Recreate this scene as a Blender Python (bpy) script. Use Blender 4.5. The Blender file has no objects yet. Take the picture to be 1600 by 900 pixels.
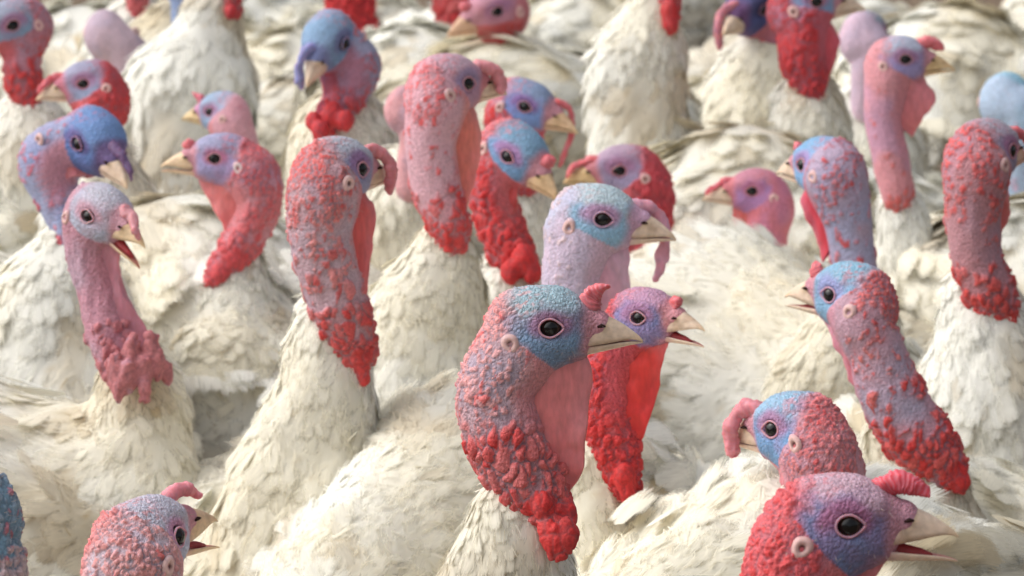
import bpy, math, time
import numpy as np
from mathutils import Vector, Matrix

T0 = time.time()
scene = bpy.context.scene

# ------------------------------------------------------------------ camera
W0, H0, F = 1600.0, 900.0, 8000.0            # photograph size and focal length in its pixels
PITCH = math.atan(1100.0 / F)                # looking slightly down on the flock
CAM = np.array([0.0, 0.0, 1.28])
cf = np.array([0, math.cos(PITCH), -math.sin(PITCH)])
cu = np.array([0, math.sin(PITCH), math.cos(PITCH)])
cr = np.array([1.0, 0, 0])
cam_d = bpy.data.cameras.new("camera")
cam = bpy.data.objects.new("camera", cam_d)
scene.collection.objects.link(cam)
cam.location = CAM
cam.rotation_euler = (math.pi / 2 - PITCH, 0, 0)
cam_d.sensor_width = 36.0
cam_d.lens = 36.0 * F / W0
cam_d.clip_start = 0.05
cam_d.clip_end = 500
cam_d.dof.use_dof = True
cam_d.dof.focus_distance = 3.42
cam_d.dof.aperture_fstop = 25.0
scene.camera = cam

# ------------------------------------------------------------------ light
SUN_ELEV, SUN_ROT = math.radians(46), math.radians(-92)
world = bpy.data.worlds.new("World")
scene.world = world
world.use_nodes = True
wn = world.node_tree
bg = wn.nodes["Background"]
sky = wn.nodes.new("ShaderNodeTexSky")
sky.sky_type = 'NISHITA'
sky.sun_disc = False
sky.sun_elevation = SUN_ELEV
sky.sun_rotation = SUN_ROT
sky.air_density = 1.0
sky.dust_density = 6.0
sky.ozone_density = 0.6
hsv = wn.nodes.new("ShaderNodeHueSaturation"); hsv.inputs["Saturation"].default_value = 0.3
wn.links.new(sky.outputs[0], hsv.inputs["Color"]); wn.links.new(hsv.outputs[0], bg.inputs[0])
bg.inputs[1].default_value = 0.15
sun_d = bpy.data.lights.new("sun", 'SUN')
sun_d.energy = 1.5
sun_d.angle = math.radians(100)
sun_d.color = (1.0, 0.99, 0.96)
sun = bpy.data.objects.new("sun", sun_d)
scene.collection.objects.link(sun)
sd = Vector((math.sin(SUN_ROT) * math.cos(SUN_ELEV), math.cos(SUN_ROT) * math.cos(SUN_ELEV), math.sin(SUN_ELEV)))
sun.rotation_euler = sd.to_track_quat('Z', 'Y').to_euler()
scene.view_settings.view_transform = 'Standard'
scene.view_settings.look = 'None'
scene.view_settings.exposure = 0.03
scene.view_settings.gamma = 1.0
scene.view_settings.use_curve_mapping = False
scene.render.engine = 'CYCLES'
scene.cycles.use_denoising = True
scene.cycles.max_bounces = 8
scene.cycles.diffuse_bounces = 5
scene.cycles.transmission_bounces = 4
scene.cycles.transparent_max_bounces = 10
scene.cycles.use_adaptive_sampling = True

# ------------------------------------------------------------------ helpers
def P(px, py, z):
    """point seen at pixel (px, py) of the photograph, z metres along the view axis"""
    return CAM + cf * z + cr * ((px - W0 / 2) / F * z) + cu * ((H0 / 2 - py) / F * z)

def lin(c):
    c = np.asarray(c, float) / 255.0
    return np.where(c <= 0.04045, c / 12.92, ((c + 0.055) / 1.055) ** 2.4)

def sstep(a, b, x):
    t = np.clip((x - a) / (b - a), 0, 1)
    return t * t * (3 - 2 * t)

def mix(a, b, t):
    t = np.asarray(t)[..., None]
    return a * (1 - t) + b * t

def hsh(i, j, k, s=0):
    h = (i.astype(np.int64) * 73856093) ^ (j.astype(np.int64) * 19349663) ^ (k.astype(np.int64) * 83492791) ^ (s * 2654435761)
    h = (h ^ (h >> 13)) * 1274126177
    h = h & 0x7fffffff
    h = (h ^ (h >> 15)) * 2246822519 & 0x7fffffff
    h = h ^ (h >> 11)
    return (h & 0xffffff) / float(0xffffff)

def vnoise(p, seed=0):
    f = np.floor(p); t = p - f; t = t * t * (3 - 2 * t)
    i, j, k = f[:, 0].astype(int), f[:, 1].astype(int), f[:, 2].astype(int)
    r = 0
    for a in (0, 1):
        wa = t[:, 0] if a else 1 - t[:, 0]
        for b in (0, 1):
            wb = t[:, 1] if b else 1 - t[:, 1]
            for c in (0, 1):
                wc = t[:, 2] if c else 1 - t[:, 2]
                r = r + wa * wb * wc * hsh(i + a, j + b, k + c, seed)
    return r

def fbm(p, seed=0, o=3):
    s, a, n = 0, 1.0, 0
    for q in range(o):
        s = s + a * vnoise(p * (2.03 ** q) + 17.3 * q, seed + q); n += a; a *= 0.5
    return s / n

def worley(p, seed=0):
    """F1, F2 and a random number per cell"""
    f = np.floor(p).astype(int)
    n = len(p)
    d1 = np.full(n, 9.0); d2 = np.full(n, 9.0); cid = np.zeros(n)
    for a in (-1, 0, 1):
        for b in (-1, 0, 1):
            for c in (-1, 0, 1):
                i, j, k = f[:, 0] + a, f[:, 1] + b, f[:, 2] + c
                q = np.stack([i + hsh(i, j, k, seed + 1), j + hsh(i, j, k, seed + 2), k + hsh(i, j, k, seed + 3)], 1)
                d = np.sqrt(((q - p) ** 2).sum(1))
                m = d < d1
                d2 = np.where(m, d1, np.minimum(d2, d))
                cid = np.where(m, hsh(i, j, k, seed + 7), cid)
                d1 = np.where(m, d, d1)
    return d1, d2, cid

def catmull(pts, n):
    """pts (m,k) -> n samples through them"""
    pts = np.asarray(pts, float)
    p = np.vstack([2 * pts[0] - pts[1], pts, 2 * pts[-1] - pts[-2]])
    m = len(pts) - 1
    u = np.linspace(0, m, n); i = np.minimum(u.astype(int), m - 1); t = (u - i)[:, None]
    a, b, c, d = p[i], p[i + 1], p[i + 2], p[i + 3]
    return 0.5 * ((2 * b) + (c - a) * t + (2 * a - 5 * b + 4 * c - d) * t ** 2 + (3 * b - a - 3 * c + d) * t ** 3)

class Field:
    """signed distance field on a grid, filled primitive by primitive"""
    def __init__(s, lo, hi, v):
        s.lo = np.asarray(lo, float); s.v = v
        s.n = np.maximum(np.ceil((np.asarray(hi) - s.lo) / v).astype(int) + 1, 3)
        s.f = np.full(s.n, 0.05, np.float32)
        s.ax = [s.lo[a] + v * np.arange(s.n[a]) for a in range(3)]
    def sl(s, lo, hi):
        a = np.clip(np.floor((lo - s.lo) / s.v).astype(int), 0, s.n)
        b = np.clip(np.ceil((hi - s.lo) / s.v).astype(int) + 1, 0, s.n)
        if (b <= a).any(): return None, None
        sx = tuple(slice(a[q], b[q]) for q in range(3))
        g = np.stack(np.meshgrid(*[s.ax[q][sx[q]] for q in range(3)], indexing='ij'), -1).astype(np.float32)
        return sx, g
    def put(s, sx, d, k, sub=False):
        o = s.f[sx]
        if sub:
            d = -d
            h = np.clip(0.5 - 0.5 * (o - d) / k, 0, 1)
            s.f[sx] = o * (1 - h) + d * h + k * h * (1 - h)
            return
        if k <= 0:
            s.f[sx] = np.minimum(o, d); return
        h = np.clip(0.5 + 0.5 * (o - d) / k, 0, 1)
        s.f[sx] = o * (1 - h) + d * h - k * h * (1 - h)
    def cone(s, a, b, ra, rb, k=0.006):
        a = np.asarray(a, float); b = np.asarray(b, float); m = max(ra, rb) + k + s.v * 3
        sx, g = s.sl(np.minimum(a, b) - m, np.maximum(a, b) + m)
        if sx is None: return
        ab = b - a; L = max((ab ** 2).sum(), 1e-12)
        t = np.clip(((g - a) @ ab) / L, 0, 1)
        d = np.sqrt(((g - a - t[..., None] * ab) ** 2).sum(-1)) - (ra + (rb - ra) * t)
        s.put(sx, d.astype(np.float32), k)
    def ell(s, c, R, r, k=0.006, sub=False):
        """ellipsoid, R columns = its axes"""
        r = np.asarray(r, float); m = r.max() + k + s.v * 3
        sx, g = s.sl(np.asarray(c) - m, np.asarray(c) + m)
        if sx is None: return
        q = (g - c) @ R
        k0 = np.sqrt(((q / r) ** 2).sum(-1)); k1 = np.sqrt(((q / (r * r)) ** 2).sum(-1)) + 1e-9
        s.put(sx, (k0 * (k0 - 1) / k1).astype(np.float32), k, sub)
    def surf(s):
        """surface nets -> verts, quads"""
        f = s.f; n = s.n
        ins = f < 0
        c = [ins[i:n[0] - 1 + i, j:n[1] - 1 + j, k:n[2] - 1 + k] for i in (0, 1) for j in (0, 1) for k in (0, 1)]
        cnt = sum(x.astype(np.int8) for x in c)
        act = (cnt > 0) & (cnt < 8)
        idx = np.full(act.shape, -1, np.int64)
        I = np.argwhere(act); idx[act] = np.arange(len(I))
        acc = np.zeros((len(I), 3)); num = np.zeros(len(I))
        for ax in range(3):
            o = [q for q in range(3) if q != ax]
            for u in (0, 1):
                for w in (0, 1):
                    A = I.copy(); A[:, o[0]] += u; A[:, o[1]] += w
                    B = A.copy(); B[:, ax] += 1
                    fa = f[A[:, 0], A[:, 1], A[:, 2]]; fb = f[B[:, 0], B[:, 1], B[:, 2]]
                    m = (fa < 0) != (fb < 0)
                    t = np.where(m, fa / np.where(m, fa - fb, 1), 0)
                    pt = A.astype(float); pt[:, ax] += t
                    acc[m] += pt[m]; num[m] += 1
        V = s.lo + s.v * acc / num[:, None]
        quads = []
        for ax in range(3):
            o = [q for q in range(3) if q != ax]
            sl0 = [slice(1, n[q] - 1) for q in range(3)]; sl0[ax] = slice(0, n[ax] - 1)
            sl1 = list(sl0); sl1[ax] = slice(1, n[ax])
            a = ins[tuple(sl0)]; b = ins[tuple(sl1)]
            E = np.argwhere(a != b)
            if not len(E): continue
            off = np.array([0 if q == ax else 1 for q in range(3)]); G = E + off
            flip = a[E[:, 0], E[:, 1], E[:, 2]]
            def cell(du, dw):
                H = G.copy(); H[:, o[0]] -= du; H[:, o[1]] -= dw
                return idx[H[:, 0], H[:, 1], H[:, 2]]
            q4 = np.stack([cell(1, 1), cell(0, 1), cell(0, 0), cell(1, 0)], 1)
            if ax == 1: flip = ~flip
            q4 = np.where(flip[:, None], q4, q4[:, ::-1])
            quads.append(q4)
        Q = np.vstack(quads); Q = Q[(Q >= 0).all(1)]
        return V, Q

def vnormals(V, Q):
    a = V[Q[:, 2]] - V[Q[:, 0]]; b = V[Q[:, 3]] - V[Q[:, 1]]
    fn = np.cross(a, b)
    N = np.zeros_like(V)
    for q in range(4): 
        for c in range(3):
            N[:, c] += np.bincount(Q[:, q], fn[:, c], len(V))
    return N / (np.linalg.norm(N, axis=1, keepdims=True) + 1e-12)

def smooth_mesh(V, Q, it=2, w=0.5):
    E = np.vstack([Q[:, [0, 1]], Q[:, [1, 2]], Q[:, [2, 3]], Q[:, [3, 0]]])
    deg = np.bincount(np.concatenate([E[:, 0], E[:, 1]]), minlength=len(V))[:, None] + 1e-9
    for _ in range(it):
        S = np.zeros_like(V)
        for c in range(3):
            S[:, c] = np.bincount(E[:, 0], V[E[:, 1], c], len(V)) + np.bincount(E[:, 1], V[E[:, 0], c], len(V))
        V = V + w * (S / deg - V)
    return V

def make_mesh(name, V, polys, mat, parent=None, col=None, bump=None, uv=None, mats=None, pm=None, normals=None, smooth=True):
    """polys: list of (n, k) integer arrays"""
    me = bpy.data.meshes.new(name)
    V = np.asarray(V, np.float32)
    me.vertices.add(len(V)); me.vertices.foreach_set("co", V.ravel())
    polys = [p for p in polys if len(p)]
    loops = np.concatenate([p.ravel() for p in polys]).astype(np.int32)
    tot = np.concatenate([np.full(len(p), p.shape[1]) for p in polys])
    start = np.concatenate([[0], np.cumsum(tot)[:-1]]).astype(np.int32)
    me.loops.add(len(loops)); me.loops.foreach_set("vertex_index", loops)
    me.polygons.add(len(tot)); me.polygons.foreach_set("loop_start", start)
    me.polygons.foreach_set("use_smooth", np.full(len(tot), smooth))
    for m in (mats or [mat]): me.materials.append(m)
    if pm is not None: me.polygons.foreach_set("material_index", pm.astype(np.int32))
    me.update(calc_edges=True)
    if col is not None:
        c = np.ones((len(V), 4), np.float32); c[:, :3] = col
        me.attributes.new("tint", 'FLOAT_COLOR', 'POINT').data.foreach_set("color", c.ravel())
    if bump is not None:
        me.attributes.new("rough_skin", 'FLOAT', 'POINT').data.foreach_set("value", np.asarray(bump, np.float32))
    if uv is not None:
        c = np.asarray(uv, np.float32)
        me.attributes.new("along", 'FLOAT_VECTOR', 'POINT').data.foreach_set("vector", c.ravel())
    if normals is not None:
        me.normals_split_custom_set_from_vertices(np.asarray(normals, np.float32))
    o = bpy.data.objects.new(name, me)
    scene.collection.objects.link(o)
    if parent is not None:
        o.parent = parent
        o.matrix_parent_inverse = Matrix.Identity(4)
    return o

# ------------------------------------------------------------------ materials
def newmat(name):
    m = bpy.data.materials.new(name); m.use_nodes = True
    return m, m.node_tree, m.node_tree.nodes["Principled BSDF"]

def skin_mat():
    m, t, b = newmat("bare_skin")
    L = t.links.new; N = t.nodes.new
    at = N("ShaderNodeAttribute"); at.attribute_name = "tint"
    rs = N("ShaderNodeAttribute"); rs.attribute_name = "rough_skin"
    tc = N("ShaderNodeTexCoord")
    n1 = N("ShaderNodeTexNoise"); n1.inputs["Scale"].default_value = 420; n1.inputs["Detail"].default_value = 3
    L(tc.outputs["Object"], n1.inputs["Vector"])
    v1 = N("ShaderNodeTexVoronoi"); v1.inputs["Scale"].default_value = 430
    L(tc.outputs["Object"], v1.inputs["Vector"])
    # faint mottling
    hs = N("ShaderNodeMix"); hs.data_type = 'RGBA'; hs.blend_type = 'MULTIPLY'
    mr = N("ShaderNodeMapRange"); mr.inputs[1].default_value = 0.3; mr.inputs[2].default_value = 0.7; mr.inputs[3].default_value = 0.78; mr.inputs[4].default_value = 1.15
    L(n1.outputs["Fac"], mr.inputs[0])
    hs.inputs[0].default_value = 1.0
    L(at.outputs["Color"], hs.inputs[6]); L(mr.outputs[0], hs.inputs[7])
    L(hs.outputs[2], b.inputs["Base Color"])
    b.inputs["Roughness"].default_value = 0.62
    b.inputs["Specular IOR Level"].default_value = 0.28
    b.subsurface_method = 'RANDOM_WALK' if hasattr(b, 'subsurface_method') else None
    b.inputs["Subsurface Weight"].default_value = 0.15
    b.inputs["Subsurface Radius"].default_value = (1.0, 0.35, 0.25)
    b.inputs["Subsurface Scale"].default_value = 0.004
    ma = N("ShaderNodeMath"); ma.operation = 'MULTIPLY'
    L(v1.outputs["Distance"], ma.inputs[0]); L(rs.outputs["Fac"], ma.inputs[1])
    ad = N("ShaderNodeMath"); ad.operation = 'MULTIPLY_ADD'; ad.inputs[1].default_value = -1.3
    L(ma.outputs[0], ad.inputs[0]); L(n1.outputs["Fac"], ad.inputs[2])
    bp = N("ShaderNodeBump"); bp.inputs["Strength"].default_value = 0.6; bp.inputs["Distance"].default_value = 0.0017
    # creases: edges of warped stretched cells
    wp = N("ShaderNodeTexNoise"); wp.inputs["Scale"].default_value = 130; L(tc.outputs["Object"], wp.inputs["Vector"])
    vm = N("ShaderNodeVectorMath"); vm.operation = 'MULTIPLY_ADD'; vm.inputs[1].default_value = (0.006, 0.006, 0.006)
    L(wp.outputs["Color"], vm.inputs[0]); L(tc.outputs["Object"], vm.inputs[2])
    mp = N("ShaderNodeMapping"); mp.inputs["Scale"].default_value = (1, 1, 0.55); L(vm.outputs[0], mp.inputs[0])
    v2 = N("ShaderNodeTexVoronoi"); v2.feature = 'DISTANCE_TO_EDGE'; v2.inputs["Scale"].default_value = 330; L(mp.outputs[0], v2.inputs["Vector"])
    m3 = N("ShaderNodeMapRange"); m3.inputs[1].default_value = 0.0; m3.inputs[2].default_value = 0.16; m3.inputs[3].default_value = -0.6; m3.inputs[4].default_value = 0.0
    L(v2.outputs["Distance"], m3.inputs[0])
    m4 = N("ShaderNodeMath"); m4.operation = 'MULTIPLY'; L(m3.outputs[0], m4.inputs[0]); L(rs.outputs["Fac"], m4.inputs[1])
    a3 = N("ShaderNodeMath"); a3.operation = 'ADD'; L(ad.outputs[0], a3.inputs[0]); L(m4.outputs[0], a3.inputs[1])
    L(a3.outputs[0], bp.inputs["Height"]); L(bp.outputs[0], b.inputs["Normal"])
    return m

def wattle_mat():
    m, t, b = newmat("wattle_skin")
    L = t.links.new; N = t.nodes.new
    at = N("ShaderNodeAttribute"); at.attribute_name = "tint"
    tc = N("ShaderNodeTexCoord")
    mp = N("ShaderNodeMapping"); mp.inputs["Scale"].default_value = (1, 1, 0.35)
    n1 = N("ShaderNodeTexNoise"); n1.inputs["Scale"].default_value = 260; n1.inputs["Detail"].default_value = 4
    L(tc.outputs["Object"], mp.inputs[0]); L(mp.outputs[0], n1.inputs["Vector"])
    mr = N("ShaderNodeMapRange"); mr.inputs[1].default_value = 0.3; mr.inputs[2].default_value = 0.7; mr.inputs[3].default_value = 0.85; mr.inputs[4].default_value = 1.12
    L(n1.outputs["Fac"], mr.inputs[0])
    hs = N("ShaderNodeMix"); hs.data_type = 'RGBA'; hs.blend_type = 'MULTIPLY'; hs.inputs[0].default_value = 1
    L(at.outputs["Color"], hs.inputs[6]); L(mr.outputs[0], hs.inputs[7])
    L(hs.outputs[2], b.inputs["Base Color"])
    b.inputs["Roughness"].default_value = 0.5
    b.inputs["Specular IOR Level"].default_value = 0.3
    b.inputs["Subsurface Weight"].default_value = 0.5
    b.inputs["Subsurface Radius"].default_value = (1.0, 0.25, 0.15)
    b.inputs["Subsurface Scale"].default_value = 0.008
    bp = N("ShaderNodeBump"); bp.inputs["Strength"].default_value = 0.4; bp.inputs["Distance"].default_value = 0.001
    L(n1.outputs["Fac"], bp.inputs["Height"]); L(bp.outputs[0], b.inputs["Normal"])
    return m

def feather_mat():
    m, t, b = newmat("white_feather")
    L = t.links.new; N = t.nodes.new
    at = N("ShaderNodeAttribute"); at.attribute_name = "tint"
    al = N("ShaderNodeAttribute"); al.attribute_name = "along"
    mp = N("ShaderNodeMapping"); mp.inputs["Scale"].default_value = (26, 2.2, 1)
    n1 = N("ShaderNodeTexNoise"); n1.inputs["Scale"].default_value = 1.0; n1.inputs["Detail"].default_value = 2
    L(al.outputs["Vector"], mp.inputs[0]); L(mp.outputs[0], n1.inputs["Vector"])
    mr = N("ShaderNodeMapRange"); mr.inputs[1].default_value = 0.3; mr.inputs[2].default_value = 0.7; mr.inputs[3].default_value = 0.82; mr.inputs[4].default_value = 1.06
    L(n1.outputs["Fac"], mr.inputs[0])
    hs = N("ShaderNodeMix"); hs.data_type = 'RGBA'; hs.blend_type = 'MULTIPLY'; hs.inputs[0].default_value = 1
    L(at.outputs["Color"], hs.inputs[6]); L(mr.outputs[0], hs.inputs[7])
    L(hs.outputs[2], b.inputs["Base Color"])
    b.inputs["Roughness"].default_value = 0.85
    b.inputs["Specular IOR Level"].default_value = 0.15
    bp = N("ShaderNodeBump"); bp.inputs["Strength"].default_value = 0.2; bp.inputs["Distance"].default_value = 0.0007
    L(n1.outputs["Fac"], bp.inputs["Height"]); L(bp.outputs[0], b.inputs["Normal"])
    tr = N("ShaderNodeBsdfTranslucent"); L(hs.outputs[2], tr.inputs["Color"])
    mx = N("ShaderNodeMixShader"); mx.inputs[0].default_value = 0.16
    out = t.nodes["Material Output"]
    L(b.outputs[0], mx.inputs[1]); L(tr.outputs[0], mx.inputs[2])
    # barbs thin out towards the edge of each feather
    sx = N("ShaderNodeSeparateXYZ"); L(al.outputs["Vector"], sx.inputs[0])
    ad = N("ShaderNodeMath"); ad.operation = 'MULTIPLY_ADD'; ad.inputs[1].default_value = 0.9; L(n1.outputs["Fac"], ad.inputs[0]); L(sx.outputs[2], ad.inputs[2])
    ml = N("ShaderNodeMapRange"); ml.interpolation_type = 'SMOOTHSTEP'; ml.inputs[1].default_value = 0.8; ml.inputs[2].default_value = 1.4
    ml.inputs[3].default_value = 0.0; ml.inputs[4].default_value = 1.0; L(ad.outputs[0], ml.inputs[0])
    tp = N("ShaderNodeBsdfTransparent"); m2 = N("ShaderNodeMixShader")
    L(ml.outputs[0], m2.inputs[0]); L(mx.outputs[0], m2.inputs[1]); L(tp.outputs[0], m2.inputs[2]); L(m2.outputs[0], out.inputs[0])
    return m

def plain_mat(name, rough, spec, sss=0.0, scale=300, lo=0.85, hi=1.1, color=None):
    m, t, b = newmat(name)
    L = t.links.new; N = t.nodes.new
    tc = N("ShaderNodeTexCoord")
    n1 = N("ShaderNodeTexNoise"); n1.inputs["Scale"].default_value = scale; n1.inputs["Detail"].default_value = 4
    L(tc.outputs["Object"], n1.inputs["Vector"])
    mr = N("ShaderNodeMapRange"); mr.inputs[1].default_value = 0.3; mr.inputs[2].default_value = 0.7; mr.inputs[3].default_value = lo; mr.inputs[4].default_value = hi
    L(n1.outputs["Fac"], mr.inputs[0])
    hs = N("ShaderNodeMix"); hs.data_type = 'RGBA'; hs.blend_type = 'MULTIPLY'; hs.inputs[0].default_value = 1
    if color is None:
        at = N("ShaderNodeAttribute"); at.attribute_name = "tint"; L(at.outputs["Color"], hs.inputs[6])
    else:
        hs.inputs[6].default_value = (*color, 1)
    L(mr.outputs[0], hs.inputs[7]); L(hs.outputs[2], b.inputs["Base Color"])
    b.inputs["Roughness"].default_value = rough; b.inputs["Specular IOR Level"].default_value = spec
    b.inputs["Subsurface Weight"].default_value = sss
    b.inputs["Subsurface Radius"].default_value = (1, 0.6, 0.35); b.inputs["Subsurface Scale"].default_value = 0.003
    return m

M_SKIN = skin_mat(); M_WAT = wattle_mat(); M_FEA = feather_mat()
M_BEAK = plain_mat("beak_horn", 0.42, 0.4, 0.15)
M_EAR = plain_mat("ear_skin", 0.6, 0.3, 0.2)
M_LEG = plain_mat("leg_scale", 0.6, 0.3, 0.0, 200, 0.7, 1.1, (0.45, 0.33, 0.25))
M_DARK = plain_mat("dark_opening", 0.7, 0.2, 0.0, 300, 0.8, 1.1, (0.035, 0.014, 0.012))
def eye_mat():
    m, t, b = newmat("eyeball")
    L = t.links.new; N = t.nodes.new
    tc = N("ShaderNodeTexCoord")
    al = N("ShaderNodeAttribute"); al.attribute_name = "along"
    sx = N("ShaderNodeSeparateXYZ"); L(al.outputs["Vector"], sx.inputs[0])
    cr_ = N("ShaderNodeValToRGB")
    cr_.color_ramp.elements[0].position = 0.5; cr_.color_ramp.elements[0].color = (0.004, 0.004, 0.005, 1)
    cr_.color_ramp.elements[1].position = 0.62; cr_.color_ramp.elements[1].color = (0.03, 0.018, 0.012, 1)
    L(sx.outputs[0], cr_.inputs[0]); L(cr_.outputs[0], b.inputs["Base Color"])
    b.inputs["Roughness"].default_value = 0.1; b.inputs["Specular IOR Level"].default_value = 0.35
    b.inputs["Coat Weight"].default_value = 0.08; b.inputs["Coat Roughness"].default_value = 0.03
    return m
M_EYE = eye_mat()

# ------------------------------------------------------------------ lofts
def tube(pts, rad, n=12, up=(0, 0, 1), flat=1.0, rng=None, wrinkle=0.0, wk=0.0):
    """closed swept tube; rad per sample; flat = squash along side"""
    pts = np.asarray(pts, float); m = len(pts)
    T = np.gradient(pts, axis=0); T /= np.linalg.norm(T, axis=1, keepdims=True) + 1e-12
    U = np.cross(np.asarray(up, float)[None], T); U /= np.linalg.norm(U, axis=1, keepdims=True) + 1e-9
    Vv = np.cross(T, U)
    a = np.linspace(0, 2 * np.pi, n, endpoint=False)
    s = np.concatenate([[0], np.cumsum(np.linalg.norm(np.diff(pts, axis=0), axis=1))])
    r = np.asarray(rad, float) * (1 + wrinkle * np.abs(np.sin(s * wk)) - wrinkle * 0.5)
    ring = pts[:, None] + r[:, None, None] * (np.cos(a)[None, :, None] * U[:, None] * flat + np.sin(a)[None, :, None] * Vv[:, None])
    V = ring.reshape(-1, 3)
    i, j = np.meshgrid(np.arange(m - 1), np.arange(n), indexing='ij'); i = i.ravel(); j = j.ravel(); j2 = (j + 1) % n
    Q = np.stack([i * n + j, i * n + j2, (i + 1) * n + j2, (i + 1) * n + j], 1)
    V = np.vstack([V, pts[0], pts[-1]])
    jj = np.arange(n); j3 = (jj + 1) % n
    t1 = np.stack([np.full(n, m * n), j3, jj], 1); t2 = np.stack([np.full(n, m * n + 1), (m - 1) * n + jj, (m - 1) * n + j3], 1)
    return V, Q, np.vstack([t1, t2]), s

def interp_rows(rows, xs):
    rows = np.asarray(rows, float)
    return np.stack([np.interp(xs, rows[:, 0], rows[:, c]) for c in range(rows.shape[1])], 1)
# ------------------------------------------------------------------ colours (sRGB of the skin and feathers)
PAL = dict(crown=(160, 180, 195), face=(112, 146, 186), eyez=(176, 118, 160), lore=(205, 140, 155),
           skin=(182, 150, 162), car=(224, 142, 142), low=(214, 40, 40), nape=(226, 118, 124),
           dew=(222, 118, 118), snood=(212, 96, 104), beak=(230, 206, 184), ear=(222, 184, 180))

def head_frame(yaw, pitch, roll):
    y, p, r = map(math.radians, (yaw, pitch, roll))
    hr = cr; ha = np.array([0, 1.0, 0])
    f = (hr * math.cos(y) + ha * math.sin(y)) * math.cos(p) + np.array([0, 0, 1.0]) * math.sin(p)
    l = np.cross([0, 0, 1.0], f); l /= np.linalg.norm(l)
    u = np.cross(f, l)
    l2 = l * math.cos(r) + u * math.sin(r); u2 = u * math.cos(r) - l * math.sin(r)
    return np.stack([f, l2, u2], 1)

rng_all = np.random.default_rng(11)

def feather_batch(B, D, Nn, L, Wd, lift, rng, coarse=False, fray=0.16, curl=0.25):
    """vectorised feathers: base points, directions, surface normals, length, width -> V, polys, uv, normals"""
    n = len(B)
    S = np.cross(Nn, D); S /= np.linalg.norm(S, axis=1, keepdims=True) + 1e-9
    if coarse:
        tt = np.array([0, 0.5, 0.88]); ww = np.array([0.35, 1.0, 0.85]); us = np.array([-1, 0, 1.0])
    else:
        tt = np.array([0, 0.35, 0.7, 0.88]); ww = np.array([0.3, 0.85, 1.0, 0.86]); us = np.array([-1, -0.5, 0, 0.5, 1.0])
    nr, nc = len(tt), len(us)
    T = np.repeat(tt, nc); U = np.tile(us, nr) * np.repeat(ww, nc)
    nt = nc - 1
    ut = (us[:-1] + us[1:]) / 2
    T = np.concatenate([T, np.ones(nt)]); U = np.concatenate([U, ut * 0.85]); K = len(T)
    Tr = np.repeat(T[None], n, 0).copy(); Ur = np.repeat(U[None], n, 0).copy()
    Tr[:, -nt:] = 1.0 + rng.uniform(-0.05, fray, (n, nt)) - 0.14 * ut[None] ** 2
    Tr[:, -nt - nc:-nt] -= 0.10 * (us[None] ** 2)
    Ur[:, -nt:] += rng.uniform(-0.15, 0.15, (n, nt))
    l, w = L[:, None], Wd[:, None] * 0.5
    bend = rng.uniform(-0.12, 0.12, (n, 1))
    z = l * (lift[:, None] * Tr - curl * lift[:, None] * Tr ** 2) - w * 0.12 * Ur ** 2 + l * 0.012
    V = (B[:, None] + D[:, None] * (l * Tr)[..., None] + S[:, None] * (w * Ur + bend * l * Tr ** 2)[..., None] + Nn[:, None] * z[..., None])
    NN = Nn[:, None] - D[:, None] * (lift[:, None, None] * 0.3 - 0.08 * (Tr[..., None] - 0.5)) + S[:, None] * (Ur * 0.13 + rng.normal(0, 0.03, (n, 1)))[..., None]
    NN /= np.linalg.norm(NN, axis=-1, keepdims=True)
    q = []
    for i in range(nr - 1):
        for j in range(nc - 1):
            q.append([i * nc + j, (i + 1) * nc + j, (i + 1) * nc + j + 1, i * nc + j + 1])
    q = np.array(q)
    t3 = np.array([[(nr - 1) * nc + j, nr * nc + j, (nr - 1) * nc + j + 1] for j in range(nt)])
    off = (np.arange(n) * K)[:, None, None]
    Q = (q[None] + off).reshape(-1, 4); T3 = (t3[None] + off).reshape(-1, 3)
    seedu = rng.uniform(0, 50, (n, 1))
    Ed = np.maximum(np.abs(np.concatenate([np.tile(us, nr), ut * 0 + 1])), np.concatenate([np.repeat(np.clip((tt - 0.45) / 0.75, 0, 1), nc), np.ones(nt)]))
    uv = np.stack([Ur * 0.5 + seedu, Tr + seedu, np.repeat(Ed[None], n, 0)], -1).reshape(-1, 3)
    return V.reshape(-1, 3), Q, T3, uv, NN.reshape(-1, 3), K

def feather_tint(Bp, rng, seed, dirt=1.0):
    n = len(Bp)
    base = lin((248, 247, 239)); cream = lin((244, 238, 219)); tan = lin((200, 178, 136))
    a = fbm(Bp * 7.0 + seed, 3, 2); b = fbm(Bp * 15.0 + seed * 1.7, 9, 2)
    c = mix(base[None], cream[None], sstep(0.35, 0.7, a))
    c = mix(c, tan[None], np.clip(sstep(0.56, 0.8, b) * 0.5 * dirt + (rng.random(n) < 0.012 * dirt) * 0.3, 0, 0.8))
    return c * rng.uniform(0.97, 1.0, (n, 1))

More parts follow.
